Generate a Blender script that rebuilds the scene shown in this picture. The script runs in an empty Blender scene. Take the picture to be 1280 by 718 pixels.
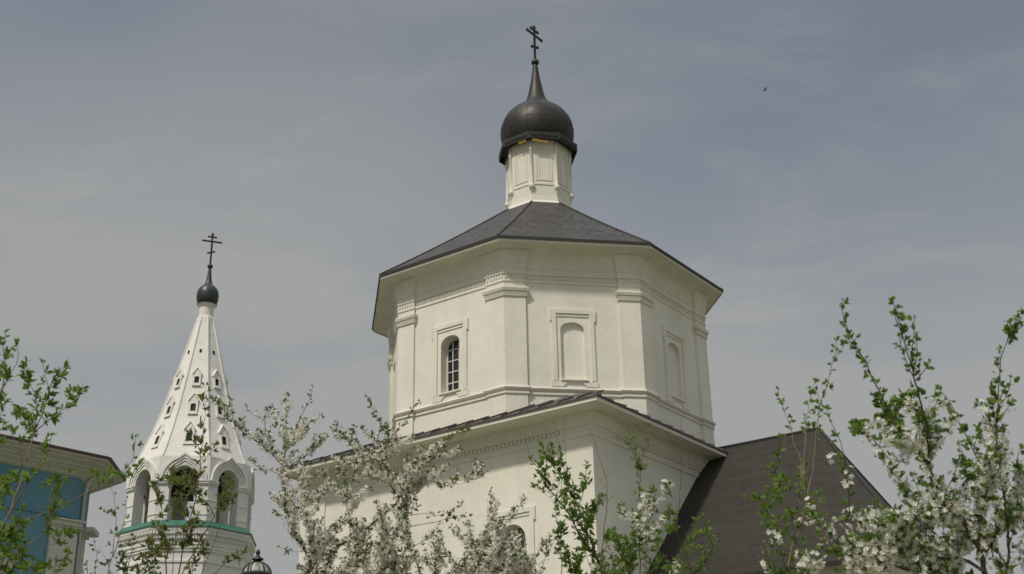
import bpy, math, random
import numpy as np
from mathutils import Vector, Matrix
from math import sin, cos, tan, pi, radians, sqrt

SC = bpy.context.scene
COL = SC.collection
random.seed(7)
RNG = np.random.default_rng(11)

# ------------------------------------------------------------------ camera
F_PX = 1601.9; PITCH = 0.4034; ROLL = -0.0191
CAM = Vector((0, 0, 1.6))
FW = Vector((0, cos(PITCH), sin(PITCH)))
_up = Vector((0, -sin(PITCH), cos(PITCH))); _rt = Vector((1, 0, 0))
RT = _rt * cos(ROLL) + _up * sin(ROLL)
UP = _rt * -sin(ROLL) + _up * cos(ROLL)
cd = bpy.data.cameras.new('camera'); cam = bpy.data.objects.new('camera', cd); COL.objects.link(cam)
m = Matrix((RT, UP, -FW)).transposed().to_4x4(); m.translation = CAM
cam.matrix_world = m
cd.sensor_width = 36; cd.lens = F_PX / 1280 * 36; cd.clip_start = 0.1; cd.clip_end = 5000
cd.dof.use_dof = True; cd.dof.focus_distance = 30; cd.dof.aperture_fstop = 9
SC.camera = cam

# ------------------------------------------------------------------ sky, sun, exposure
SUN_AZ = radians(-36)      # horizontal direction towards the sun: (sin, -cos)
SUN_EL = radians(54)
W = bpy.data.worlds.new('World'); SC.world = W; W.use_nodes = True
nt = W.node_tree; N = nt.nodes; L = nt.links
for n in list(N): N.remove(n)
out = N.new('ShaderNodeOutputWorld'); bg = N.new('ShaderNodeBackground')
sky = N.new('ShaderNodeTexSky'); sky.sky_type = 'NISHITA'; sky.sun_disc = False
sky.sun_elevation = SUN_EL
sdir = Vector((sin(SUN_AZ) * cos(SUN_EL), -cos(SUN_AZ) * cos(SUN_EL), sin(SUN_EL)))
sky.sun_rotation = math.atan2(sdir.x, sdir.y)
sky.air_density = 1.0; sky.dust_density = 2.0; sky.ozone_density = 1.0
tc = N.new('ShaderNodeTexCoord'); sep = N.new('ShaderNodeSeparateXYZ'); L.new(tc.outputs['Generated'], sep.inputs[0])
def mth(op, a, b=None, clamp=False):
    n = N.new('ShaderNodeMath'); n.operation = op; n.use_clamp = clamp
    for i, v in enumerate((a, b)):
        if v is None: continue
        if isinstance(v, (int, float)): n.inputs[i].default_value = v
        else: L.new(v, n.inputs[i])
    return n.outputs[0]
zz = mth('ADD', mth('MAXIMUM', sep.outputs[2], 0.0), 0.12)
px_ = mth('DIVIDE', sep.outputs[0], zz); py_ = mth('DIVIDE', sep.outputs[1], zz)
comb = N.new('ShaderNodeCombineXYZ'); L.new(px_, comb.inputs[0]); L.new(py_, comb.inputs[1])
def cloud(scale, rot, stretch, detail, rough, dist, off):
    mp = N.new('ShaderNodeMapping'); mp.inputs['Scale'].default_value = stretch
    mp.inputs['Rotation'].default_value = (0, 0, rot); mp.inputs['Location'].default_value = off
    L.new(comb.outputs[0], mp.inputs[0])
    nz = N.new('ShaderNodeTexNoise'); nz.inputs['Scale'].default_value = scale
    nz.inputs['Detail'].default_value = detail; nz.inputs['Roughness'].default_value = rough
    nz.inputs['Distortion'].default_value = dist
    L.new(mp.outputs[0], nz.inputs['Vector']); return nz.outputs[0]
c1 = cloud(0.9, 0.5, (1, 1.5, 1), 3, .5, .3, (3.1, 1.7, 0))       # broad veil
c2 = cloud(2.0, 0.55, (1, 2.0, 1), 10, .66, .35, (2.4, 1.2, 0))    # streaky wisps
def rng(v, a, b, c, d):
    n = N.new('ShaderNodeMapRange'); n.interpolation_type = 'SMOOTHSTEP'
    L.new(v, n.inputs[0])
    for i, x in enumerate((a, b, c, d)): n.inputs[i + 1].default_value = x
    return n.outputs[0]
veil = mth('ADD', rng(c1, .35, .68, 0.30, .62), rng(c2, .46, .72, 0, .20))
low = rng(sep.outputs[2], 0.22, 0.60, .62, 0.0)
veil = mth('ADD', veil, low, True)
skyc = N.new('ShaderNodeMix'); skyc.data_type = 'RGBA'
sc_ = N.new('ShaderNodeVectorMath'); sc_.operation = 'SCALE'; sc_.inputs[3].default_value = 0.075
L.new(sky.outputs[0], sc_.inputs[0])
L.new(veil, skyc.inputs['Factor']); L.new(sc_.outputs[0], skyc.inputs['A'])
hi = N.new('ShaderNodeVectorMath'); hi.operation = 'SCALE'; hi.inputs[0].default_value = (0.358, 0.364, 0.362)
L.new(rng(sep.outputs[2], .60, .92, 1.0, 4.2), hi.inputs[3]); L.new(hi.outputs[0], skyc.inputs['B'])  # veil boosted high overhead, out of view: added fill light for the shaded walls
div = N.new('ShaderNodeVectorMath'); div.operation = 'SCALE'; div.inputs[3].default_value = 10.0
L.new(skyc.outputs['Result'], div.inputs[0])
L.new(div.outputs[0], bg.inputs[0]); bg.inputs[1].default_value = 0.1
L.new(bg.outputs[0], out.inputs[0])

sl = bpy.data.lights.new('sun', 'SUN'); sl.energy = 2.65; sl.angle = radians(4.0); sl.color = (1, .93, .80)
so = bpy.data.objects.new('sun', sl); COL.objects.link(so)
so.rotation_euler = (-sdir).to_track_quat('-Z', 'Y').to_euler(); so.location = (0, 0, 60)

SC.view_settings.view_transform = 'Standard'; SC.view_settings.look = 'None'
SC.view_settings.exposure = 0.0; SC.view_settings.gamma = 1
SC.render.engine = 'CYCLES'

# ------------------------------------------------------------------ helpers
def pix(px, py, Y):
    """Point on the vertical plane at distance Y seen at photo pixel (px,py)."""
    v = FW * F_PX + RT * (px - 640) - UP * (py - 359)
    return CAM + v * (Y / v.y)

class MB:
    def __init__(s): s.v = []; s.f = []
    def add(s, vs, fs):
        b = len(s.v); s.v += [tuple(x) for x in vs]; s.f += [tuple(b + i for i in f) for f in fs]
    def box(s, c, ax, ay, az):          # centre and half-axis vectors
        c, ax, ay, az = map(Vector, (c, ax, ay, az))
        vs = [c + ax * i + ay * j + az * k for k in (-1, 1) for j in (-1, 1) for i in (-1, 1)]
        s.add(vs, [(0, 2, 3, 1), (4, 5, 7, 6), (0, 1, 5, 4), (2, 6, 7, 3), (0, 4, 6, 2), (1, 3, 7, 5)])
    def prism(s, pts, z0, z1):          # pts counter-clockwise from above
        n = len(pts); vs = [(p[0], p[1], z0) for p in pts] + [(p[0], p[1], z1) for p in pts]
        s.add(vs, [tuple(range(n))[::-1], tuple(range(n, 2 * n))] + [(i, (i + 1) % n, n + (i + 1) % n, n + i) for i in range(n)])
    def rings(s, rings, cap0=False, cap1=False, closed=True):
        n = len(rings[0]); vs = [p for r in rings for p in r]; fs = []
        for k in range(len(rings) - 1):
            for i in range(n if closed else n - 1):
                j = (i + 1) % n
                fs.append((k * n + i, k * n + j, (k + 1) * n + j, (k + 1) * n + i))
        if cap0: fs.append(tuple(range(n))[::-1])
        if cap1: fs.append(tuple(range((len(rings) - 1) * n, len(rings) * n)))
        s.add(vs, fs)
    def lathe(s, c, prof, n=48, rot=0):
        s.rings([[(c[0] + r * cos(rot + 2 * pi * i / n), c[1] + r * sin(rot + 2 * pi * i / n), z) for i in range(n)] for r, z in prof], True, True)
    def tube(s, pts, rad, n=6):
        pts = [Vector(p) for p in pts]; rs = []
        for i, p in enumerate(pts):
            t = (pts[min(i + 1, len(pts) - 1)] - pts[max(i - 1, 0)])
            if t.length < 1e-9: t = Vector((0, 0, 1))
            t.normalize()
            a = t.cross(Vector((0.3, 1, 0.2))); a.normalize(); b = t.cross(a)
            r = rad[i] if isinstance(rad, (list, tuple)) else rad
            rs.append([p + (a * cos(2 * pi * k / n) + b * sin(2 * pi * k / n)) * r for k in range(n)])
        s.rings(rs, True, True)
    def build(s, name, mat, parent=None, smooth=False, bevel=0):
        me = bpy.data.meshes.new(name); me.from_pydata(s.v, [], s.f); me.validate()
        import bmesh
        bm = bmesh.new(); bm.from_mesh(me)
        bmesh.ops.recalc_face_normals(bm, faces=bm.faces)
        bm.to_mesh(me); bm.free()
        n = len(me.polygons)
        if n:
            nor = np.empty(n * 3); me.polygons.foreach_get('normal', nor); nor = nor.reshape(-1, 3)
            co = np.empty(len(me.vertices) * 3); me.vertices.foreach_get('co', co); co = co.reshape(-1, 3)
            li = np.empty(len(me.loops), dtype=np.int64); me.loops.foreach_get('vertex_index', li)
            tot = np.empty(n, dtype=np.int64); me.polygons.foreach_get('loop_total', tot)
            pn = np.repeat(nor, tot, axis=0)
            t = np.cross(np.tile([0, 0, 1.0], (len(pn), 1)), pn); ln = np.linalg.norm(t, axis=1)
            t[ln < 1e-4] = (1, 0, 0); ln[ln < 1e-4] = 1; t /= ln[:, None]
            b = np.cross(pn, t); P = co[li]
            uv = np.stack([(P * t).sum(1), (P * b).sum(1)], 1)
            ul = me.uv_layers.new(name='UVMap'); ul.data.foreach_set('uv', uv.ravel())
        if smooth: me.polygons.foreach_set('use_smooth', [True] * n)
        me.materials.append(mat)
        o = bpy.data.objects.new(name, me); COL.objects.link(o)
        if parent is not None:
            o.parent = parent; o.matrix_parent_inverse = Matrix.Translation(-parent.location)
        if bevel:
            md = o.modifiers.new('bevel', 'BEVEL'); md.width = bevel; md.segments = 2; md.limit_method = 'ANGLE'; md.angle_limit = radians(40)
        return o

def thing(name, label, cat, loc, group=None):
    o = bpy.data.objects.new(name, None); COL.objects.link(o); o.location = loc; o.empty_display_size = .3
    o['label'] = label; o['category'] = cat
    if group: o['group'] = group
    return o

# ------------------------------------------------------------------ materials
def new_mat(name):
    m = bpy.data.materials.new(name); m.use_nodes = True; nt = m.node_tree
    return m, nt, nt.nodes, nt.links, nt.nodes['Principled BSDF']

def mix(nt, f, a, b, mode='MIX'):
    n = nt.nodes.new('ShaderNodeMix'); n.data_type = 'RGBA'; n.blend_type = mode
    for k, v in (('Factor', f), ('A', a), ('B', b)):
        if isinstance(v, (int, float)): n.inputs[k].default_value = v
        elif isinstance(v, tuple): n.inputs[k].default_value = (*v, 1)
        else: nt.links.new(v, n.inputs[k])
    return n.outputs['Result']

def noise(nt, scale, detail=5, rough=.55, vec='Object', stretch=None):
    n = nt.nodes.new('ShaderNodeTexNoise'); n.inputs['Scale'].default_value = scale
    n.inputs['Detail'].default_value = detail; n.inputs['Roughness'].default_value = rough
    t = nt.nodes.new('ShaderNodeTexCoord'); o = t.outputs[vec]
    if stretch:
        mp = nt.nodes.new('ShaderNodeMapping'); mp.inputs['Scale'].default_value = stretch
        nt.links.new(o, mp.inputs[0]); o = mp.outputs[0]
    nt.links.new(o, n.inputs['Vector']); return n.outputs[0]

def ramp(nt, v, a, b, c=0.0, d=1.0):
    n = nt.nodes.new('ShaderNodeMapRange'); nt.links.new(v, n.inputs[0])
    for i, x in enumerate((a, b, c, d)): n.inputs[i + 1].default_value = x
    return n.outputs[0]

def bump(nt, h, strength, dist, prev=None):
    n = nt.nodes.new('ShaderNodeBump'); n.inputs['Strength'].default_value = strength
    n.inputs['Distance'].default_value = dist; nt.links.new(h, n.inputs['Height'])
    if prev is not None: nt.links.new(prev, n.inputs['Normal'])
    return n.outputs[0]

def plaster(name, col, dirt, brick=True, amount=.5):
    m, nt, N, L, P = new_mat(name)
    big = ramp(nt, noise(nt, .55, 6, .6), .38, .68)
    fine = ramp(nt, noise(nt, 7, 6, .65), .35, .7)
    streak = ramp(nt, noise(nt, 1.0, 7, .7, stretch=(3.5, 3.5, .35)), .50, .78)
    c = mix(nt, big, col, tuple(x * .90 for x in col))
    c = mix(nt, ramp(nt, fine, 0, 1, 0, .35 * amount), c, dirt)
    c = mix(nt, ramp(nt, streak, 0, 1, 0, .75 * amount), c, dirt)
    chip = ramp(nt, noise(nt, 3.1, 9, .75), .68, .72)
    c = mix(nt, ramp(nt, chip, 0, 1, 0, .5 * amount), c, tuple(x * .72 for x in col))
    L.new(c, P.inputs['Base Color']); P.inputs['Roughness'].default_value = .85
    P.inputs['Specular IOR Level'].default_value = .2
    nrm = bump(nt, noise(nt, 1.6, 5, .55), .4, .05)
    if brick:
        b = N.new('ShaderNodeTexBrick'); b.inputs['Scale'].default_value = 1
        b.inputs['Brick Width'].default_value = .30; b.inputs['Row Height'].default_value = .085
        b.inputs['Mortar Size'].default_value = .008; b.inputs['Mortar Smooth'].default_value = .9
        uv = N.new('ShaderNodeUVMap'); L.new(uv.outputs[0], b.inputs['Vector'])
        inv = ramp(nt, b.outputs['Fac'], 0, 1, 1, 0)
        mask = N.new('ShaderNodeMath'); mask.operation = 'MULTIPLY'
        L.new(inv, mask.inputs[0]); L.new(ramp(nt, noise(nt, 1.1, 4), .4, .65, .15, 1), mask.inputs[1])
        nrm = bump(nt, mask.outputs[0], .35, .008, nrm)
    nrm = bump(nt, noise(nt, 40, 4, .6), .25, .006, nrm)
    L.new(nrm, P.inputs['Normal']); return m

def plain(name, col, rough=.6, metal=0, var=.25, scale=4, bumpd=.004, spec=.4):
    m, nt, N, L, P = new_mat(name)
    c = mix(nt, ramp(nt, noise(nt, scale, 7, .65), .3, .7), tuple(x * (1 + var) for x in col), tuple(x * (1 - var) for x in col))
    L.new(c, P.inputs['Base Color']); P.inputs['Roughness'].default_value = rough; P.inputs['Metallic'].default_value = metal
    P.inputs['Specular IOR Level'].default_value = spec
    L.new(ramp(nt, noise(nt, scale * 2.3, 5), .3, .7, rough * .85, min(1, rough * 1.15)), P.inputs['Roughness'])
    L.new(bump(nt, noise(nt, scale * 5, 4), .4, bumpd), P.inputs['Normal'])
    return m

def sheet_roof(name, col, bw, rh, rough, diag=0, var=.25, mortar=.02, offset=.5, bs=.5):
    m, nt, N, L, P = new_mat(name)
    uv = N.new('ShaderNodeUVMap'); mp = N.new('ShaderNodeMapping'); mp.inputs['Rotation'].default_value = (0, 0, diag)
    L.new(uv.outputs[0], mp.inputs[0])
    b = N.new('ShaderNodeTexBrick'); b.inputs['Scale'].default_value = 1; b.offset = offset
    b.inputs['Brick Width'].default_value = bw; b.inputs['Row Height'].default_value = rh
    b.inputs['Mortar Size'].default_value = mortar; b.inputs['Mortar Smooth'].default_value = .35
    b.inputs['Color1'].default_value = (*[x * (1 + var) for x in col], 1); b.inputs['Color2'].default_value = (*[x * (1 - var) for x in col], 1)
    b.inputs['Mortar'].default_value = (*[x * .45 for x in col], 1); b.inputs['Bias'].default_value = 0
    L.new(mp.outputs[0], b.inputs['Vector'])
    c = mix(nt, ramp(nt, noise(nt, .9, 8, .7), .35, .7, 0, .55), b.outputs['Color'], tuple(x * 1.5 for x in col))
    c = mix(nt, ramp(nt, noise(nt, 5, 8, .7), .5, .75, 0, .5), c, tuple(x * .55 for x in col))
    L.new(c, P.inputs['Base Color']); L.new(ramp(nt, noise(nt, 3, 5), .3, .7, rough - .1, rough + .12), P.inputs['Roughness'])
    P.inputs['Specular IOR Level'].default_value = .35
    inv = ramp(nt, b.outputs['Fac'], 0, 1, 1, 0)
    n1 = bump(nt, inv, bs, .015); n1 = bump(nt, noise(nt, 3.5, 5), .4, .03, n1); n1 = bump(nt, noise(nt, 45, 3), .3, .006, n1)
    L.new(n1, P.inputs['Normal']); return m

M_WHITE = plaster('whitewashed_brick', (.79, .765, .685), (.55, .53, .46), True, .5)
M_TRIM = plaster('whitewashed_trim', (.77, .745, .665), (.52, .51, .44), False, .6)
M_SOFFIT = plain('painted_soffit', (.68, .67, .58), .7, var=.1, scale=1.5)
M_TOWER = plaster('tower_whitewash', (.76, .745, .71), (.50, .50, .46), True, .5)
M_ROOF = sheet_roof('dark_shingle_roof', (.046, .042, .037), .62, .36, .5, radians(24), .34, .03, .5, .9)
M_ROOF2 = sheet_roof('worn_felt_roof', (.031, .028, .023), 3.4, .40, .85, 0, .12, .012, .37, .5)
M_RUST = sheet_roof('old_metal_roof', (.085, .072, .068), .6, 2.5, .55, 0, .3, .02, 0, .5)
M_DARK = plain('blackened_copper', (.026, .024, .021), .52, .25, .4, 2.2, .01, .5)
M_TDOME = plain('green_black_metal', (.035, .043, .038), .42, .3, .25, 2, .01, .5)
M_EDGE = plain('dark_roof_edge', (.03, .028, .027), .6, 0, .2)
M_GOLD = plain('gilding', (.62, .42, .12), .45, .6, .2)
M_BLUE = plaster('blue_plaster', (.135, .29, .39), (.09, .19, .26), False, .6)
M_BTRIM = plaster('grey_white_cornice', (.54, .54, .50), (.30, .30, .27), False, .8)
M_MAROON = plain('maroon_metal_edge', (.075, .045, .045), .6, .1, .3)
M_GREEN = plain('green_painted_metal', (.045, .15, .105), .5, 0, .25, 3)
M_BELL = plain('old_bronze', (.06, .05, .035), .45, .5, .3)
M_IRON = plain('black_cast_iron', (.022, .016, .017), .4, .1, .3, 12)
M_WFRAME = plain('white_window_paint', (.62, .61, .56), .55, 0, .1, 8)
M_WOODV = plain('dark_void_boards', (.012, .011, .010), .8)
M_BARK = plain('brown_bark', (.085, .060, .045), .85, 0, .4, 30, .002, .2)
M_BARKL = plain('pale_twig_bark', (.20, .15, .11), .8, 0, .3, 30, .002, .2)
M_BARKR = plain('reddish_twig_bark', (.15, .095, .07), .8, 0, .3, 30, .002, .2)

def glass(name, col, rough=.12):
    m, nt, N, L, P = new_mat(name); P.inputs['Base Color'].default_value = (*col, 1)
    P.inputs['Roughness'].default_value = rough; P.inputs['Specular IOR Level'].default_value = .6
    L.new(bump(nt, noise(nt, 2.5, 2), .25, .02), P.inputs['Normal']); return m
M_GLASS = glass('dark_window_glass', (.022, .022, .024))
mg, nt, N, L, P = new_mat('lantern_glass'); P.inputs['Base Color'].default_value = (.9, .92, .9, 1); P.inputs['Roughness'].default_value = .05
P.inputs['Transmission Weight'].default_value = .95; P.inputs['IOR'].default_value = 1.1; M_LGLASS = mg

def leafmat(name, c1, c2, c3, trans=.4):
    m, nt, N, L, P = new_mat(name)
    g = N.new('ShaderNodeNewGeometry')
    cr = N.new('ShaderNodeValToRGB'); cr.color_ramp.elements[0].color = (*c1, 1); cr.color_ramp.elements[1].color = (*c3, 1)
    e = cr.color_ramp.elements.new(.5); e.color = (*c2, 1)
    L.new(g.outputs['Random Per Island'], cr.inputs[0])
    c = mix(nt, ramp(nt, noise(nt, 9, 3), .35, .65, 0, .4), cr.outputs[0], c2)
    L.new(c, P.inputs['Base Color']); P.inputs['Roughness'].default_value = .5; P.inputs['Specular IOR Level'].default_value = .25
    t = N.new('ShaderNodeBsdfTranslucent'); L.new(c, t.inputs[0])
    mx = N.new('ShaderNodeMixShader'); mx.inputs[0].default_value = trans
    o = N['Material Output']; L.new(P.outputs[0], mx.inputs[1]); L.new(t.outputs[0], mx.inputs[2]); L.new(mx.outputs[0], o.inputs[0])
    return m
M_LEAF = leafmat('young_green_leaves', (.10, .18, .03), (.16, .26, .05), (.23, .31, .08), .5)
M_LEAFR = leafmat('bronze_green_leaves', (.09, .15, .035), (.15, .21, .05), (.22, .17, .08), .5)
M_LEAFD = leafmat('cherry_leaves', (.09, .15, .035), (.14, .21, .05), (.20, .25, .08), .5)
M_PETAL = leafmat('white_petals', (.74, .70, .60), (.84, .82, .75), (.88, .87, .82), .45)
M_PETALW = leafmat('bright_petals', (.72, .70, .60), (.84, .83, .76), (.88, .88, .83), .4)

# ------------------------------------------------------------------ ground
def grass_mat():
    m, nt, N, L, P = new_mat('meadow_grass')
    c = mix(nt, ramp(nt, noise(nt, .35, 8, .7), .35, .65), (.12, .14, .06), (.20, .20, .12))
    c = mix(nt, ramp(nt, noise(nt, 12, 6, .7), .4, .7, 0, .6), c, (.26, .23, .17))
    L.new(c, P.inputs['Base Color']); P.inputs['Roughness'].default_value = .95
    L.new(bump(nt, noise(nt, 25, 6), .8, .05), P.inputs['Normal']); return m
g = MB(); S = 1500; K = 24
pts = [[(-S + 2 * S * i / K, -S + 2 * S * j / K, 0) for i in range(K + 1)] for j in range(K + 1)]
g.rings(pts, closed=False); go = g.build('ground', grass_mat()); go['kind'] = 'structure'
g = MB(); pm = plain('gravel_path', (.26, .23, .19), .95, 0, .2, 20, .01)
g.add([(-9, -20, .004), (-6.8, -20, .004), (-6.2, 10, .004), (-4.6, 24, .004), (-4.9, 30, .004), (-7.4, 30, .004), (-7.0, 24, .004), (-8.4, 10, .004)], [(0, 1, 2, 7), (7, 2, 3, 6), (6, 3, 4, 5)])
po = g.build('path', pm); po['kind'] = 'structure'

# ------------------------------------------------------------------ church frame of reference
PH = 0.158; CX, CY = 0.9468, 37.6218
EU = Vector((sin(PH - pi / 4), -cos(PH - pi / 4), 0))     # normal of the sunny (left) cube face
EV = Vector((sin(PH + pi / 4), -cos(PH + pi / 4), 0))     # normal of the shaded (right) cube face
CC = Vector((CX, CY, 0)); ZV = Vector((0, 0, 1))
def UVZ(u, v, z): return CC + EU * u + EV * v + ZV * z
def face_frame(j, a, centre=CC, rot=PH):
    """frame of octagon face j: s along the face (to the right seen from outside), z up, d outward from apothem a"""
    al = rot + j * pi / 4
    n = Vector((sin(al), -cos(al), 0)); t = Vector((cos(al), sin(al), 0))
    return lambda s, z, d=0.0: centre + n * (a + d) + t * s + ZV * z
def cube_frame_u(a): return lambda s, z, d=0.0: UVZ(a + d, s, z)       # s runs to +v (right)
def cube_frame_v(a): return lambda s, z, d=0.0: UVZ(-s, a + d, z)

def arch_pts(sc, hw, zb, zs, zt, n=14):
    """points from bottom-left up over the arch to bottom-right"""
    pts = [(sc - hw, zb)]
    for i in range(n + 1):
        a = pi - pi * i / n
        pts.append((sc + hw * cos(a), zs + (zt - zs) * sin(a)))
    pts.append((sc + hw, zb)); return pts

def panel_hole(mb, F, s0, s1, z0, z1, sc, hw, zb, zs, zt, depth, back=True, n=14, ogee=False):
    """wall panel with an arched hole, its reveal and optional back"""
    A = arch_pts(sc, hw, zb, zs, zt, n)
    q = lambda *p: mb.add([F(*x) for x in p], [tuple(range(len(p)))])
    q((s0, z0), (sc - hw, z0), (sc - hw, z1), (s0, z1))
    q((sc + hw, z0), (s1, z0), (s1, z1), (sc + hw, z1))
    if zb > z0: q((sc - hw, z0), (sc + hw, z0), (sc + hw, zb), (sc - hw, zb))
    for i in range(1, len(A) - 2):
        a, b = A[i], A[i + 1]; q(a, b, (b[0], z1), (a[0], z1))
    for i in range(len(A) - 1):
        a, b = A[i], A[i + 1]; mb.add([F(*a), F(*b), F(*b, -depth), F(*a, -depth)], [(0, 1, 2, 3)])
    mb.add([F(*A[0]), F(*A[-1]), F(*A[-1], -depth), F(*A[0], -depth)], [(0, 1, 2, 3)])
    if back: mb.add([F(*a, -depth) for a in A], [tuple(range(len(A)))])

def fbox(mb, F, s0, s1, z0, z1, d0, d1):
    vs = [F(s, z, d) for d in (d0, d1) for z in (z0, z1) for s in (s0, s1)]
    mb.add(vs, [(0, 2, 3, 1), (4, 5, 7, 6), (0, 1, 5, 4), (2, 6, 7, 3), (0, 4, 6, 2), (1, 3, 7, 5)])

def fpoly(mb, F, poly, d0, d1):
    n = len(poly); mb.add([F(s, z, d0) for s, z in poly] + [F(s, z, d1) for s, z in poly],
        [tuple(range(n)), tuple(range(n, 2 * n))] + [(i, (i + 1) % n, n + (i + 1) % n, n + i) for i in range(n)])

church = thing('church', 'large white octagonal church with a black onion dome and dark roofs, in the middle', 'church', (CX, CY, 0))

# --- cube (lower storey)
U0, U1, V0, V1 = -5.0, 4.9, -5.25, 4.75
EZ = 11.40
w = MB()
Fu = cube_frame_u(U1)
WC, WH = 2.22, .44
panel_hole(w, Fu, V0, V1, 0, 11.3, WC, WH, 6.6, 8.42, 8.84, .35, False)
w.add([UVZ(U1, V1, 0), UVZ(U0, V1, 0), UVZ(U0, V1, 11.3), UVZ(U1, V1, 11.3)], [(0, 1, 2, 3)])
w.add([UVZ(U0, V1, 0), UVZ(U0, V0, 0), UVZ(U0, V0, 11.3), UVZ(U0, V1, 11.3)], [(0, 1, 2, 3)])
w.add([UVZ(U0, V0, 0), UVZ(U1, V0, 0), UVZ(U1, V0, 11.3), UVZ(U0, V0, 11.3)], [(0, 1, 2, 3)])
w.build('lower_wall', M_WHITE, church)
# window of the cube: pane and bars are real things in the niche
def arched_window(F, sc, hw, zb, zs, zt, depth, cols, rows, parent, bar=.022):
    g = MB(); g.add([F(*a, -depth) for a in arch_pts(sc, hw, zb, zs, zt)], [tuple(range(len(arch_pts(sc, hw, zb, zs, zt))))])
    wf = MB(); A = arch_pts(sc, hw, zb, zs, zt); B = arch_pts(sc, hw - .05, zb + .05, zs, zt - .05)
    for i in range(len(A) - 1):
        vs = [F(*A[i], -depth + .05), F(*A[i + 1], -depth + .05), F(*B[i + 1], -depth + .05), F(*B[i], -depth + .05)]
        vs2 = [F(*A[i], -depth + .003), F(*A[i + 1], -depth + .003), F(*B[i + 1], -depth + .003), F(*B[i], -depth + .003)]
        wf.add(vs + vs2, [(0, 1, 2, 3), (3, 2, 6, 7)])
    fbox(wf, F, sc - hw, sc + hw, zb, zb + .05, -depth + .003, -depth + .055)
    for i in range(1, cols):
        s = sc - hw + 2 * hw * i / cols; fbox(wf, F, s - bar, s + bar, zb + .05, zt - .05, -depth + .006, -depth + .04)
    for k in range(1, rows):
        z = zb + (zt - zb) * k / rows; fbox(wf, F, sc - hw + .05, sc + hw - .05, z - bar, z + bar, -depth + .007, -depth + .036)
    o = wf.build("window", M_WFRAME, parent); g.build("pane", M_GLASS, o); return o
arched_window(Fu, WC, WH - .002, 6.6, 8.42, 8.838, .30, 4, 6, church, .009)

def surround(F, sc, hw, zb, zt, parent, hs=.60, dpt=.045):
    """raised whitewashed window surround with ears, lintel and sill"""
    t = MB(); e = .0
    fbox(t, F, sc - hs, sc - hs + .13, zb - .05, zt + .36, 0, dpt)
    fbox(t, F, sc + hs - .13, sc + hs, zb - .05, zt + .36, 0, dpt + .001)
    fbox(t, F, sc - hs + .13, sc + hs - .13, zt + .24, zt + .37, 0, dpt + .004)
    fbox(t, F, sc - hs - .05, sc - hs + .002, zt + .02, zt + .375, 0, dpt + .006)
    fbox(t, F, sc + hs - .002, sc + hs + .05, zt + .02, zt + .375, 0, dpt + .006)
    fbox(t, F, sc - hs + .13, sc + hs - .13, zt + .155, zt + .24, 0, .022)
    for sg in (-1, 1):
        fpoly(t, F, [(sc + sg * (hs + .05), zb - .22), (sc + sg * (hs + .05), zb - .05), (sc + sg * .22, zb - .05), (sc + sg * .22, zb - .10), (sc + sg * .33, zb - .22)], 0, dpt - .008)
    fbox(t, F, sc - hw - .05, sc + hw + .04, zb - .045, zb + .0, 0, .07)
    t.build('window_surround', M_TRIM, parent, bevel=.008)
surround(Fu, WC, WH, 6.6, 8.84, church, .72)

def cube_outline(o, pil=0.0, pw=.9):
    """clockwise-from-above outline with corner pilasters, offset o"""
    P = []
    cs = [(U1, V0), (U1, V1), (U0, V1), (U0, V0)]
    a = o + pil
    sides = [((U1 , V0), (U1, V1), (1, 0), (0, 1)), ((U1, V1), (U0, V1), (0, 1), (-1, 0)), ((U0, V1), (U0, V0), (-1, 0), (0, -1)), ((U0, V0), (U1, V0), (0, -1), (1, 0))]
    for A, B, n, t in sides:
        P.append((A[0] + n[0] * a - t[0] * a, A[1] + n[1] * a - t[1] * a))
        if pil > 0:
            for base, sg, o1, o2 in ((A, 1, a, o), (B, -1, o, a)):
                for oo in (o1, o2):
                    k = (pw + o) * sg
                    P.append((base[0] + n[0] * oo + t[0] * k, base[1] + n[1] * oo + t[1] * k))
    return P
def sweep_cube(mb, prof, pil=0.0):
    mb.rings([[UVZ(u, v, z) for u, v in cube_outline(o, pil)] for o, z in prof])
c = MB(); sweep_cube(c, [(-.02, 10.70), (.035, 10.72), (.045, 10.80), (.015, 10.82), (.015, 10.98), (.06, 11.0), (.06, 11.06), (.09, 11.08), (.09, 11.2), (.12, 11.22), (.12, 11.31)], .05)
c.build('lower_cornice', M_TRIM, church)
c = MB()
for P0, P1, nrm in ((UVZ(U1 + .045, V0, 0), UVZ(U1 + .045, V1, 0), EU), (UVZ(U1, V1 + .045, 0), UVZ(U0, V1 + .045, 0), EV)):
    n = int((P1 - P0).length / .13); t = (P1 - P0).normalized()
    for i in range(n):
        q = P0 + (P1 - P0) * ((i + .5) / n); q.z = 10.935; c.box(q, t * .035, nrm * .03, ZV * .035)
c.build('brick_dentils', M_TRIM, church)
for (cu, cv) in ((U1, V0), (U1, V1), (U0, V1), (U0, V0)):
    c = MB(); su = 1 if cu > 0 else -1; sv = 1 if cv > 0 else -1
    a, b = cu + su * .05, cv + sv * .05
    poly = [(a, b), (a, cv - sv * .9), (cu - su * .02, cv - sv * .9), (cu - su * .02, cv - sv * .02), (cu - su * .9, cv - sv * .02), (cu - su * .9, b)]
    P3 = [UVZ(u, v, 0) for u, v in poly]; c.prism([(p.x, p.y) for p in P3], .002, 10.74)
    c.build('pilaster', M_WHITE, church)
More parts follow.
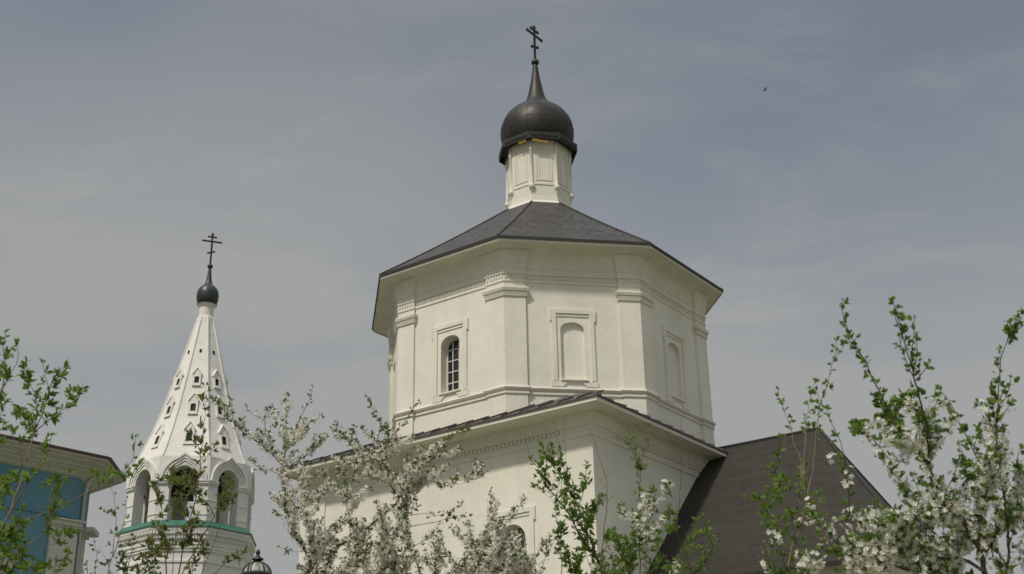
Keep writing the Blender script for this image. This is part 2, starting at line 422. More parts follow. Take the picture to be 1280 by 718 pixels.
# eaves and roof of the cube
EO = .74
c = MB()
def rect(o, z, dv=0): return [UVZ(u, v, z) for u, v in ((U1 + o, V0 - o * .55), (U1 + o, V1 + o * .9), (U0 - o, V1 + o * .9), (U0 - o, V0 - o * .55))]
c.rings([rect(.10, 11.30), rect(.30, 11.33), rect(.52, 11.345), rect(EO - .05, 11.35), rect(EO - .04, EZ + .02)])
c.build('lower_soffit', M_SOFFIT, church)
c = MB(); c.rings([rect(EO - .045, 11.325), rect(EO - .015, 11.325), rect(EO - .015, EZ + .018), rect(EO - .045, EZ + .018), rect(EO - .045, 11.325)]); c.build('fascia_board', M_TRIM, church)
c = MB()
TOPZ = EZ + .07
sl_ = tan(radians(24))
def lift(inn): return TOPZ + inn * sl_
c.rings([rect(EO - .06, EZ + .02), rect(EO + .02, EZ + .02), rect(EO + .02, TOPZ), rect(EO - 1.2, lift(1.2)), rect(EO - 2.9, lift(2.9)), rect(EO - 4.2, lift(3.0))])
lr = c.build('lower_roof', M_RUST, church)
c = MB(); rs = random.Random(3)    # standing seams and lapped sheets at the eaves
for side in range(2):
    n = 19
    for i in range(n + 1):
        k = i / n
        if side == 0: s0 = V0 - .4 + (V1 - V0 + 1.1) * k; A = UVZ(U1 + EO + .04, s0, TOPZ + .012); D = -EU
        else: s0 = U1 + .6 - (U1 - U0 + 1.2) * k; A = UVZ(s0, V1 + EO * .9 + .04, TOPZ + .012); D = -EV
        mx = 1.5 if .18 < k < .82 else (0.3 if k in (0, 1) else .7)
        B = A + D * mx + ZV * (mx * sl_)
        c.box((A + B) / 2, (B - A) / 2, (EV if side == 0 else EU) * .018, ZV * (.014 + rs.random() * .012))
c.build('roof_seams', M_RUST, church)
# --- lean roof of the sanctuary on the right
RU, RZ, RV = -1.5, 11.72, 8.1
EVZ = 7.2; dr = RZ - EVZ
c = MB()
ap0, ap1 = UVZ(RU, V1 - .02, RZ), UVZ(RU, RV, RZ)
a0, a1 = UVZ(RU + dr, V1 - .02, EVZ), UVZ(RU + dr, RV + dr * .84, EVZ)
b0, b1 = UVZ(RU - dr, V1 - .02, EVZ), UVZ(RU - dr, RV + dr * .5, EVZ)
th = Vector((0, 0, .12))
for q in ([a0, a1, ap1, ap0], [b1, b0, ap0, ap1], [a1, b1, ap1]):
    n = len(q); c.add(q + [p - th for p in q], [tuple(range(n)), tuple(range(n, 2 * n))] + [(i, (i + 1) % n, n + (i + 1) % n, n + i) for i in range(n)])
c.build('sanctuary_roof', M_ROOF2, church)
c = MB(); c.tube([ap0 + ZV * .01, ap1 + ZV * .01], .045); c.tube([ap1 + ZV * .01, a1 + ZV * .01], .04); c.tube([ap1 + ZV * .01, b1 + ZV * .01], .04)
c.build('roof_ridge', M_EDGE, church)
c = MB(); i_ = .45
poly = [UVZ(RU + dr - i_, V1 + .002, 0), UVZ(RU + dr - i_, RV + dr * .84 - i_, 0), UVZ(RU - dr + i_, RV + dr * .5 - i_, 0), UVZ(RU - dr + i_, V1 + .002, 0)]
c.prism([(p.x, p.y) for p in poly], 0, EVZ + .15)
c.build('sanctuary_wall', M_WHITE, church)

# --- octagon
OA = 4.60; T225 = tan(pi / 8)
PW = .58; PP = .07
def octo(o, z, pil=PP, a=OA, rot=PH, centre=CC, pw=PW):
    P = []
    for j in range(8):
        F = face_frame(j, a, centre, rot)
        if pil > 0:
            s1 = a * T225 - pw - o; A = (a + pil + o) * T225
            P += [F(-A, z, pil + o), F(-s1, z, pil + o), F(-s1, z, o), F(s1, z, o), F(s1, z, pil + o)]
        else:
            A = (a + o) * T225; P.append(F(-A, z, o))
    return P
w = MB(); HS = OA * T225
NZB, NZS, NZT = 12.94, 14.40, 14.62
for j in range(8):
    F = face_frame(j, OA)
    if j == 7: panel_hole(w, F, -HS, HS, 11.2, 16.75, -.03, .335, 12.97, 14.38, 14.62, .34, False)
    elif j in (0, 1, 2, 6, 4): panel_hole(w, F, -HS, HS, 11.2, 16.75, -.03, .335, NZB, NZS, NZT, .10)
    else: panel_hole(w, F, -HS, HS, 11.2, 16.75, -.03, .335, 12.97, 14.38, 14.62, .34, False)
w.build('octagon_wall', M_WHITE, church)
for j in (7, 5, 3): arched_window(face_frame(j, OA), -.03, .333, 12.97, 14.38, 14.618, .30, 3, 5, church, .014)
for j in range(8): surround(face_frame(j, OA), -.01, .34, NZB, NZT, church)
for j in range(8):      # corner pilasters with capitals, corner between face j and j+1
    F, G = face_frame(j, OA), face_frame(j + 1, OA)
    def corner(mb, z0, z1, o0, o1=None):
        if o1 is None: o1 = o0
        rr = []
        for z, o in ((z0, o0), (z1, o1)):
            s1 = HS - PW - o; A = (OA + PP + o) * T225
            rr.append([F(s1, z, -.01), F(s1, z, PP + o), F(A, z, PP + o), G(-s1, z, PP + o), G(-s1, z, -.01), F(HS - .05, z, -.05)])
        mb.rings(rr, True, True)
    p = MB(); corner(p, 11.2, 15.30, 0); p.build('pilaster', M_WHITE, church)
    p = MB(); corner(p, 15.301, 15.35, .03, .045); corner(p, 15.351, 15.42, .035, .06); corner(p, 15.421, 15.45, .03); corner(p, 15.451, 15.53, .07, .095); corner(p, 15.531, 15.57, .085); corner(p, 15.571, 15.60, .05)
    corner(p, 15.601, 15.80, 0.0); p.build('capital', M_TRIM, church, bevel=.006)
c = MB(); c.rings([octo(o, z) for o, z in ((-.02, 12.46), (.035, 12.48), (.035, 12.53), (.01, 12.54), (.01, 12.57), (.06, 12.59), (.085, 12.64), (.04, 12.66), (.03, 12.70), (-.02, 12.71))])
c.build('string_course', M_TRIM, church)
c = MB(); c.rings([octo(o, z) for o, z in ((-.02, 15.74), (.025, 15.75), (.025, 15.79), (.008, 15.80), (.008, 15.97), (.045, 15.98), (.045, 16.02), (.02, 16.03), (.02, 16.15), (.036, 16.16), (.036, 16.20), (.05, 16.21), (.05, 16.31), (.062, 16.32), (.062, 16.38), (.07, 16.40), (.09, 16.54), (.14, 16.66))])
c.build('octagon_cornice', M_TRIM, church)
c = MB()
for j in range(8):
    F = face_frame(j, OA); n = 30
    s1 = HS - PW - .01
    for i in range(n):
        s = -s1 + 2 * s1 * (i + .5) / n; fbox(c, F, s - .026, s + .026, 15.86, 15.965, .002, .03)
    for i in range(6):
        for sg in (-1, 1):
            s = sg * (s1 + .06 + .1 * i); fbox(c, F, s - .026, s + .026, 15.86, 15.965, PP, PP + .03)
c.build('dentil_band', M_TRIM, church)
c = MB(); c.rings([octo(o, z, 0) for o, z in ((.12, 16.60), (.22, 16.69), (.38, 16.735), (.56, 16.75), (.60, 16.755), (.605, 16.83))])
c.build('octagon_soffit', M_SOFFIT, church)
c = MB(); c.rings([octo(o, z, 0) for o, z in ((.607, 16.725), (.63, 16.725), (.63, 16.798), (.607, 16.798), (.607, 16.725))]); c.build('fascia_board', M_TRIM, church)
c = MB()
prof = [(.56, 16.80), (.64, 16.80), (.655, 16.86)]
K = 8; RTOP = 1.02
for i in range(1, K + 1):
    t = i / K; a = OA + .655 + (RTOP - OA - .655) * t; z = 16.86 + (20.18 - 16.86) * (t * .97 + .03 * t * t) - .03 * sin(pi * t)
    prof.append((a - OA, z))
c.rings([octo(o, z, 0) for o, z in prof]); c.build('octagon_roof', M_ROOF, church)
c = MB()
for j in range(8):
    R = [octo(o, z + .012, 0)[j] for o, z in prof[2:]]
    c.tube(R, .028, 5)
c.rings([octo(.648, 16.79, 0), octo(.668, 16.79, 0), octo(.668, 16.872, 0), octo(.648, 16.872, 0), octo(.648, 16.79, 0)])
c.build('roof_edging', M_EDGE, church)
# --- drum
DA = .985
dr_ = thing  # alias kept short
w = MB(); HD = DA * T225
w.rings([octo(o, z, 0, DA) for o, z in ((.13, 19.9), (.13, 20.12), (.10, 20.17), (.035, 20.22), (.03, 20.35), (0, 20.37), (0, 22.62))])
drum = w.build('drum', M_WHITE, church)
t = MB()
for j in range(8):
    F = face_frame(j, DA)
    for a, b, zz0, zz1, d in ((.27, .22, 20.95, 22.15, .018), (.175, .14, 21.0, 22.02, .014)):
        fbox(t, F, -a, -b, zz0, zz1, 0, d); fbox(t, F, b, a, zz0, zz1, 0, d); fbox(t, F, -b, b, zz1 - .05, zz1, 0, d - .002); fbox(t, F, -b, b, zz0, zz0 + .05, 0, d - .002)
    fbox(t, F, -HD, HD, 20.80, 20.85, 0, .02)
t.build('drum_panels', M_TRIM, drum)
for j in range(8):
    t = MB(); q = octo(.0, 0, 0, DA)[j]; cx, cy = q.x, q.y
    t.lathe((cx, cy), [(.005, 20.46), (.03, 20.55), (.045, 20.62), (.095, 20.67), (.105, 20.74), (.07, 20.78), (.055, 20.82), (.052, 22.05), (.08, 22.09), (.06, 22.14), (.055, 22.4)], 12)
    t.build('colonnette', M_TRIM, drum, True)
w = MB(); w.rings([octo(o, z, 0, DA) for o, z in ((.0, 22.45), (.20, 22.50), (.225, 22.36), (.255, 22.36), (.255, 22.62), (.10, 22.70))])
sk = w.build('dome_skirt', M_DARK, church)
t = MB()
for j in range(8):
    F = face_frame(j, DA)
    for i in range(9):
        s = -.44 + .88 * (i + .5) / 9
        A = [F(s + .038 * cos(k * pi / 4), 22.455 + .035 * sin(k * pi / 4), .20 if False else .262) for k in range(9)]
        t.tube(A, .009, 4)
t.build('skirt_lace', M_DARK, sk)
t = MB()
for j in (0, 7):       # lace that has come loose under the front of the dome
    F = face_frame(j, DA)
    for i in range(7):
        s = (-.36 if j == 0 else .12) + i * .075
        if j == 7 and i > 3: continue
        A = [F(s + .034 * cos(k * pi / 4), 22.30 + .035 * sin(k * pi / 4) - .01 * i * (j == 0), .235) for k in range(9)]
        t.tube(A, .013, 4)
t.build('gilded_lace', M_GOLD, sk)
dome_prof = [(.98, 22.58), (1.08, 22.66), (1.16, 22.80), (1.215, 23.0), (1.232, 23.2), (1.21, 23.42), (1.14, 23.65), (1.02, 23.86), (.86, 24.03), (.68, 24.17), (.52, 24.28), (.41, 24.40), (.335, 24.55), (.275, 24.75), (.225, 25.0), (.175, 25.28), (.13, 25.56), (.095, 25.85), (.075, 25.96)]
def smooth_prof(P, k=3):
    Q = []
    for i in range(len(P) - 1):
        p0, p1, p2, p3 = P[max(i - 1, 0)], P[i], P[i + 1], P[min(i + 2, len(P) - 1)]
        for q in range(k):
            t = q / k
            Q.append(tuple(.5 * ((2 * p1[c]) + (-p0[c] + p2[c]) * t + (2 * p0[c] - 5 * p1[c] + 4 * p2[c] - p3[c]) * t * t + (-p0[c] + 3 * p1[c] - 3 * p2[c] + p3[c]) * t ** 3) for c in (0, 1)))
    return Q + [P[-1]]
w = MB(); w.lathe((CX, CY), smooth_prof(dome_prof), 64); dome = w.build('onion_dome', M_DARK, church, True)
w = MB()      # lapped sheet seams on the dome
for i in range(16):
    a = 2 * pi * i / 16 + .1
    w.tube([(CX + (r + .002) * cos(a), CY + (r + .002) * sin(a), z) for r, z in smooth_prof(dome_prof, 2)[2:-12]], .007, 4)
w.lathe((CX, CY), [(1.228, 23.275), (1.236, 23.28), (1.230, 23.295)], 64)
w.build('dome_seams', M_DARK, dome)
def ball(mb, c, r, n=20, k=.95):
    mb.lathe(c, [(max(.004, r * sin(pi * i / 12)), c[2] - r * k * cos(pi * i / 12)) for i in range(13)], n)
w = MB(); ball(w, (CX, CY, 26.06), .135); w.build('finial_ball', M_DARK, church, True)
def orth_cross(C0, z0, z1, d, L, mat, parent, r=.035, curl=True):
    """Orthodox cross: post, short title bar, long bar, slanted foot bar"""
    d = Vector(d).normalized(); n = d.cross(ZV); H = z1 - z0; w = MB(); C0 = Vector((C0[0], C0[1], 0))
    w.box(C0 + ZV * (z0 + z1) / 2, d * r, n * r * .7, ZV * (z1 - z0) / 2)
    for zz, LL, tilt in ((z1 - .09 * H, L * .46, 0), (z1 - .24 * H, L, 0), (z1 - .60 * H, L * .42, .35)):
        b = (d * cos(tilt) + ZV * sin(tilt)); u = b.cross(n)
        w.box(C0 + ZV * zz, b * LL / 2, n * r * .75, u * r * .85)
        if curl:
            for sg in (-1, 1): w.box(C0 + ZV * zz + b * sg * LL / 2, b * r * .8, n * r * .9, u * r * 1.25)
    w.box(C0 + ZV * (z1), d * r * 1.3, n * r * .9, ZV * r * 1.2)
    return w.build('cross', mat, parent, bevel=.008)
orth_cross((CX, CY), 26.15, 27.50, -EU, .86, M_IRON, church, .04)

# ------------------------------------------------------------------ bell tower
TX, TY = -15.48, 60.0; TC = Vector((TX, TY, 0)); TR = radians(6)
tower = thing('bell_tower', 'slender white bell tower with tented spire and a small dark onion dome, at the left', 'bell tower', (TX, TY, 0))
TA = 2.76; HT = TA * T225
w = MB()
for j in range(8):
    F = face_frame(j, TA, TC, TR)
    panel_hole(w, F, -HT, HT, 14.85, 17.9, 0, .60, 14.86, 16.72, 17.45, .55, False, 16)
w.rings([octo(-.55, 14.9, 0, TA, TR, TC), octo(-.55, 16.7, 0, TA, TR, TC)][:0] or [octo(-2.7, 17.75, 0, TA, TR, TC), octo(-.02, 17.75, 0, TA, TR, TC)])
# inner faces of the pillars
for j in range(8):
    F = face_frame(j, TA, TC, TR); hi = (TA - .55) * T225
    for sg in (-1, 1):
        w.add([F(sg * .60, 14.9, -.55), F(sg * hi, 14.9, -.55), F(sg * hi, 17.75, -.55), F(sg * .60, 17.75, -.55)], [(0, 1, 2, 3)])
    A = arch_pts(0, .60, 14.86, 16.72, 17.45, 16)
    for i in range(1, len(A) - 2):
        a, b = A[i], A[i + 1]; w.add([F(*a, -.55), F(*b, -.55), F(b[0], 17.75, -.55), F(a[0], 17.75, -.55)], [(0, 1, 2, 3)])
w.build('belfry_wall', M_TOWER, tower)
w = MB(); w.prism([(p.x, p.y) for p in octo(-.1, 0, 0, TA, TR, TC)], 14.6, 14.84); w.build('belfry_floor', M_WOODV, tower)
for j in range(8):        # pillar bands and capitals, keel-arched hoods
    F, G = face_frame(j, TA, TC, TR), face_frame(j + 1, TA, TC, TR)
    p = MB()
    def corner(mb, z0, z1, o, lim=.60):
        A = (TA + o) * T225
        rr = [[F(lim, z, -.02), F(lim, z, o), F(A, z, o), G(-lim, z, o), G(-lim, z, -.02), F(HT - .05, z, -.1)] for z in (z0, z1)]
        mb.rings(rr, True, True)
    corner(p, 16.55, 16.60, .05, .605); corner(p, 16.601, 16.70, .085, .607); corner(p, 16.701, 16.75, .12, .61)
    corner(p, 15.83, 15.87, .03, .605); corner(p, 15.16, 15.20, .03, .605)
    p.build('pillar_bands', M_TOWER, tower)
    F = face_frame(j, TA, TC, TR); h = MB()
    for off, d, wd in ((.08, .04, .09), (.20, .07, .11), (.34, .11, .11)):
        out_, in_ = [], []
        for sgn_r, lst in ((off + wd, out_), (off, in_)):
            R = .60 + sgn_r
            for i in range(25):
                a = pi - pi * i / 24; x = R * cos(a); z = 16.76 + (.73 + sgn_r * .85) * sin(a)
                z += .22 * math.exp(-(x / .16) ** 2) * (.4 + sgn_r)
                x = max(-HT - .1, min(HT + .1, x)); lst.append((x, z))
        for i in range(24):
            q = [out_[i], out_[i + 1], in_[i + 1], in_[i]]
            vs = [F(*s, -.05) for s in q] + [F(*s, d) for s in q]
            h.add(vs, [(4, 5, 6, 7), (0, 1, 5, 4), (2, 3, 7, 6)])
    h.build('arch_hood', M_TOWER, tower)
w = MB(); w.rings([octo(o, z, 0, TA, TR, TC) for o, z in ((-.5, 14.86), (.0, 14.90), (.18, 14.74), (.33, 14.60), (.33, 14.55), (.0, 14.55))])
w.build('green_skirt', M_GREEN, tower)
w = MB()
w.rings([octo(o, z, 0, TA, TR, TC) for o, z in ((.0, 0), (.0, 11.0), (.12, 11.05), (.12, 11.25), (.0, 11.3), (.0, 13.0), (.05, 13.02), (.05, 13.12), (.0, 13.14), (.0, 13.5), (.06, 13.52), (.06, 13.62), (.10, 13.64), (.10, 13.78), (.14, 13.80), (.14, 14.0), (.19, 14.02), (.19, 14.2), (.24, 14.22), (.24, 14.4), (.28, 14.42), (.28, 14.55))])
w.build('lower_stage', M_TOWER, tower)
w = MB()
for j in range(8):
    F = face_frame(j, TA, TC, TR); n = 20; h2 = (TA + .2) * T225
    for i in range(n):
        s = -h2 + 2 * h2 * (i + .5) / n; fbox(w, F, s - .035, s + .035, 14.24, 14.37, .24, .30); fbox(w, F, s - .02, s + .045, 14.05, 14.15, .19, .235)
w.build('dentil_band', M_TOWER, tower)
tent = [(2.62, 17.75), (2.52, 18.0), (2.36, 18.4), (1.99, 19.4), (1.60, 20.7), (1.08, 22.75), (.36, 25.80)]
w = MB(); w.rings([octo(r - TA, z, 0, TA, TR, TC) for r, z in tent]); sp = w.build('tent_roof', M_TOWER, tower)
w = MB()
for j in range(8): w.tube([octo(r - TA + .01, z, 0, TA, TR, TC)[j] for r, z in tent[1:]], .045, 6)
w.build('spire_ribs', M_TOWER, sp)
def tent_a(z):
    for (r0, z0), (r1, z1) in zip(tent, tent[1:]):
        if z0 <= z <= z1: return r0 + (r1 - r0) * (z - z0) / (z1 - z0)
def dormer(j, z, sc, deep=.0):
    a = tent_a(z + .35 * sc); F0 = face_frame(j, a, TC, TR); ab = 0.0
    F = lambda s_, z_, d_=0.0: F0(s_, z_, d_ + (tent_a(z_) - a) * .78 + .02)
    w = MB(); hw, zb, zt = .135 * sc, z - .22 * sc, z + .22 * sc
    o = ab + .08
    # frame with hole
    Fo = lambda s, zz, d=0: F(s, zz, o + d)
    panel_hole(w, Fo, -.23 * sc, .23 * sc, z - .36 * sc, z + .38 * sc, 0, hw, zb, zt - .08 * sc, zt, .06, False, 8)
    for sg in (-1, 1): w.add([Fo(sg * .23 * sc, z - .36 * sc), Fo(sg * .23 * sc, z + .38 * sc), F(sg * .23 * sc, z + .38 * sc, -.25), F(sg * .23 * sc, z - .36 * sc, -.25)], [(0, 1, 2, 3)])
    w.add([Fo(-.23 * sc, z - .36 * sc), Fo(.23 * sc, z - .36 * sc), F(.23 * sc, z - .36 * sc, -.2), F(-.23 * sc, z - .36 * sc, -.2)], [(0, 1, 2, 3)])
    # gable hood
    fpoly(w, F, [(-.23 * sc, z + .38 * sc), (.23 * sc, z + .38 * sc), (0, z + .74 * sc)], -.3, o + .005)
    for sg in (-1, 1):
        A = [(sg * .28 * sc, z + .34 * sc), (sg * .28 * sc, z + .40 * sc), (0, z + .86 * sc), (0, z + .77 * sc)]
        fpoly(w, F, A, -.3, o + .05)
    fbox(w, Fo, -.25 * sc, .25 * sc, z - .40 * sc, z - .355 * sc, -.1, .035)
    d = w.build('dormer', M_TOWER, tower)
    v = MB(); v.add([Fo(*p, -.045) for p in arch_pts(0, hw * .99, zb, zt - .08 * sc, zt)], [tuple(range(17))]); v.build('louvre', M_WOODV, d)
for j in range(8):
    for z, sc in ((18.98, 1.0), (20.58, .92), (22.10, .82)): dormer(j, z, sc)
w = MB()
for j in range(8):
    a = tent_a(23.75); F = face_frame(j, a, TC, TR); fbox(w, F, -.05, .05, 23.66, 23.84, -.1, .035)
w.build('slit_window', M_WOODV, tower)
w = MB(); w.lathe((TX, TY), [(.40, 25.05), (.47, 25.08), (.49, 25.2), (.42, 25.75), (.36, 25.85), (.36, 26.38), (.40, 26.42), (.47, 26.48), (.47, 26.55), (.3, 26.6)], 32)
w.build('neck', M_TOWER, tower, False)
w = MB(); w.lathe((TX, TY), smooth_prof([(.36, 26.53), (.46, 26.6), (.535, 26.78), (.555, 27.0), (.53, 27.22), (.44, 27.42), (.30, 27.57), (.20, 27.70), (.145, 27.88), (.11, 28.15), (.085, 28.42), (.065, 28.6)]), 40)
w.build('onion_dome', M_TDOME, tower, True)
w = MB(); w.lathe((TX, TY), [(.42, 26.50), (.50, 26.52), (.50, 26.56), (.40, 26.58)], 32); w.build('dome_collar', M_TDOME, tower)
w = MB(); ball(w, (TX, TY, 28.68), .14); w.build('finial_ball', M_TDOME, tower, True)
orth_cross((TX, TY), 28.78, 30.5, (cos(radians(-22)), -sin(radians(-22)), 0), 1.02, M_IRON, tower, .045, False)
# bells hung in the belfry
def bell(x, y, z, r, label):
    b = thing('bell', label, 'bell', (x, y, z), 'bells hung in the belfry arches')
    w = MB(); w.lathe((x, y), [(r, z), (r * .93, z + r * .12), (r * .72, z + r * .5), (r * .58, z + r * 1.0), (r * .50, z + r * 1.25), (r * .3, z + r * 1.42), (r * .05, z + r * 1.46)], 28)
    w.build('bell_body', M_BELL, b, True)
    w = MB(); w.tube([(x, y, z + r * 1.4), (x, y, z + r * 1.9)], r * .12); w.box((x, y, z + r * 1.75), (r * .22, 0, 0), (0, r * .08, 0), (0, 0, r * .07)); w.build('crown', M_BELL, b)
    w = MB(); w.tube([(x, y, z + r * .9), (x, y, z - r * .05)], r * .05); ball(w, (x, y, z - r * .08), r * .13, 10); w.build('clapper', M_IRON, b)
bf = octo(-.6, 0, 0, TA, TR, TC)
bell(TX - .35, TY - .6, 16.5, .62, 'largest dark bell hanging in the middle arch of the white tower')
bell(TX + .42, TY - 1.7, 16.05, .17, 'small dark bell hanging low at the right side of the middle arch')
bell(TX - .95, TY - 1.6, 16.15, .18, 'small dark bell hanging in the left side of the middle arch')
bell(TX - 2.0, TY - 1.1, 16.35, .17, 'small bell hanging inside the leftmost arch of the tower')
bell(TX + 1.5, TY - .8, 16.4, .45, 'medium dark bell hanging inside the right arch of the tower')
w = MB()
for dy in (-1.65, -.6): w.box((TX, TY + dy, 17.62), (2.3 if dy > -1 else 1.9, 0, 0), (0, .08, 0), (0, 0, .09))
for x, y, z in ((TX + .42, TY - 1.7, 16.37), (TX - .95, TY - 1.6, 16.5), (TX - 2.0, TY - 1.1, 16.66), (TX - .35, TY - .6, 17.6), (TX + 1.5, TY - .8, 17.2)): w.tube([(x, y, z), (x, y, 17.74)], .02, 5)
w.build('bell_beam', M_WOODV, tower)

# ------------------------------------------------------------------ blue cathedral at the left edge
BC = Vector((-11.948, 36.645, 0)); DS = Vector((.6693, .7430, 0)); DN = Vector((.7430, -.6693, 0))
cath = thing('cathedral', 'blue plastered building with wide pale cornice and white pilasters, at the left edge', 'building', tuple(BC + DS * -6))
def SN(s, n, z): return BC + DS * s + DN * n + ZV * z
def cath_outline(o):      # o = inset of the wall line; eaves corner is o = .9
    # eaves polygon in (s, n): front edge n=0 ends at s=0, chamfer to (1.68,-1.85), then back
    E = [(-26, 0), (0, 0), (1.68, -1.85), (1.68, -20), (-26, -20)]
    ins = .9 - o
    dirs = []; n = len(E); P = []
    for i in range(n):
        a, b, c_ = Vector(E[i - 1]), Vector(E[i]), Vector(E[(i + 1) % n])
        d1 = (b - a).normalized(); d2 = (c_ - b).normalized()
        n1 = Vector((d1.y, -d1.x)); n2 = Vector((d2.y, -d2.x))      # right-hand = inward for this winding
        bis = (n1 + n2).normalized(); k = ins / max(.3, bis.dot(n1)); P.append(b + bis * k)
    # round the two visible corners
    Q = []
    for i, p in enumerate(P):
        if i in (1, 2):
            a = P[i - 1]; b = P[i + 1]; r = .35 if o < .8 else .10
            A = p + (a - p).normalized() * r; B = p + (b - p).normalized() * r
            for t in (0, .25, .5, .75, 1): Q.append(A * (1 - t) ** 2 + p * 2 * t * (1 - t) + B * t * t)
        else: Q.append(p)
    return Q
w = MB(); w.rings([[SN(p.x, p.y, z) for p in cath_outline(0)] for z in (0, 11.53)]); w.build('blue_wall', M_BLUE, cath)
prof = [(0, 11.50), (.05, 11.505), (.05, 11.535), (.12, 11.54), (.12, 11.58), (.24, 11.63), (.36, 11.66), (.36, 11.71), (.48, 11.72), (.48, 11.77), (.60, 11.80), (.72, 11.83), (.72, 11.88), (.84, 11.90), (.86, 11.96)]
w = MB(); w.rings([[SN(p.x, p.y, z) for p in cath_outline(o)] for o, z in prof]); w.build('cornice', M_BTRIM, cath)
w = MB(); w.rings([[SN(p.x, p.y, z) for p in cath_outline(o)] for o, z in ((.80, 11.962), (.93, 11.962), (.93, 12.03), (-2.5, 12.9), (-8, 14.2))], cap1=True); w.build('cathedral_roof', M_MAROON, cath)
def Fc(s, z, d=0.0): return SN(s, -.9 + d, z)
w = MB(); w.rings([[SN(p.x, p.y, z) for p in cath_outline(o)] for o, z in ((-.02, 10.27), (.07, 10.28), (.07, 10.34), (.03, 10.35), (-.02, 10.37))]); w.build('frieze_band', M_BLUE, cath)
for s0 in (-1.16, -5.6, -9.2, -13.6):
    w = MB(); fbox(w, Fc, s0, s0 + .86, 0, 9.96, -.02, .10); fbox(w, Fc, s0 - .04, s0 + .90, 9.961, 10.02, -.02, .14); fbox(w, Fc, s0 - .08, s0 + .94, 10.021, 10.14, -.02, .20); fbox(w, Fc, s0 - .13, s0 + .99, 10.141, 10.20, -.02, .26)
    w.build('pilaster', M_BTRIM, cath, bevel=.008)
CD = Vector((.672, -.74)).normalized(); wc = cath_outline(0)
for s_ in (1.0,):          # pilaster on the chamfered corner, its capital standing proud
    a, b = wc[5], wc[6]
    dd = (b - a).normalized(); nn = Vector((-dd.y, dd.x))
    if nn.x < 0: nn = -nn
    def Fk(s, z, d=0.0): q = a + dd * s + nn * d; return SN(q.x, q.y, z)
    Lc = (b - a).length
    w = MB(); fbox(w, Fk, .5, Lc - .1, 0, 9.96, -.02, .08); fbox(w, Fk, .4, Lc, 9.961, 10.05, -.02, .16); fbox(w, Fk, .35, Lc + .05, 10.051, 10.2, -.02, .42)
    w.build('pilaster', M_BTRIM, cath)
    w = MB(); P_ = Fk(.22, 0, .07); w.tube([(P_.x, P_.y, .1), (P_.x, P_.y, 11.0), (P_.x + .1, P_.y - .1, 11.5), (P_.x + .45, P_.y - .2, 11.8)], .05, 10); w.build('drainpipe', M_BTRIM, cath)
for sc in (-3.05, -7.4, -11.4):
    w = MB(); fbox(w, Fc, sc - .75, sc - .55, 5.5, 8.6, -.02, .08); fbox(w, Fc, sc + .55, sc + .75, 5.5, 8.6, -.02, .081)
    fbox(w, Fc, sc - .9, sc + .9, 8.601, 8.74, -.02, .14)
    fpoly(w, Fc, [(sc - .95, 8.741), (sc + .95, 8.741), (sc + .95, 8.85), (sc, 9.28), (sc - .95, 8.85)], -.02, .09)
    for sg in (-1, 1): fpoly(w, Fc, [(sc + sg * 1.0, 8.80), (sc + sg * 1.0, 8.93), (sc, 9.42), (sc, 9.29)], -.02, .20)
    o = w.build('window_surround', M_BTRIM, cath); v = MB(); fbox(v, Fc, sc - .55, sc + .55, 5.6, 8.6, -.02, .012); v.build('pane', M_GLASS, o)

# ------------------------------------------------------------------ street lamp
LX, LY = -2.83, 14.0
lamp = thing('street_lamp', 'ornate black street lamp with glass dome lantern and pointed finial, below the tower', 'street lamp', (LX, LY, 0))
w = MB(); w.lathe((LX, LY), [(.16, 0), (.16, .1), (.11, .14), (.10, .6), (.06, .7), (.045, 1.0), (.04, 3.35), (.07, 3.4), (.05, 3.45), (.04, 3.6), (.08, 3.66), (.08, 3.69)], 20); w.build('post', M_IRON, lamp, False, .004)
w = MB(); Z0 = 4.235
for k in range(6):
    a = k * pi / 3 + .26; ca, sa = cos(a), sin(a)
    w.tube([(LX + .07 * ca, LY + .07 * sa, 3.69), (LX + .165 * ca, LY + .165 * sa, Z0)], .008, 5)
    w.tube([(LX + .155 * cos(t) * ca, LY + .155 * cos(t) * sa, Z0 + .01 + .135 * sin(t)) for t in [i * pi / 2 / 8 for i in range(9)]], .0075, 5)
w.lathe((LX, LY), [(.15, Z0 - .025), (.185, Z0 - .02), (.19, Z0 - .005), (.16, Z0 + .02), (.145, Z0 + .02)], 28)
w.lathe((LX, LY), [(.03, Z0 + .135), (.042, Z0 + .15), (.068, Z0 + .165), (.06, Z0 + .18), (.03, Z0 + .195), (.018, Z0 + .215), (.02, Z0 + .225), (.027, Z0 + .24), (.022, Z0 + .258), (.008, Z0 + .275), (.002, Z0 + .285)], 18)
w.build('lantern_frame', M_IRON, lamp, False)
w = MB(); w.lathe((LX, LY), [(.062, 3.70), (.15, Z0 - .03)] , 6, .26); w.lathe((LX, LY), [(.148 * cos(t), Z0 + .012 + .128 * sin(t)) for t in [i * pi / 2 / 8 for i in range(9)]][:-1], 24); w.build('lantern_glass', M_LGLASS, lamp)

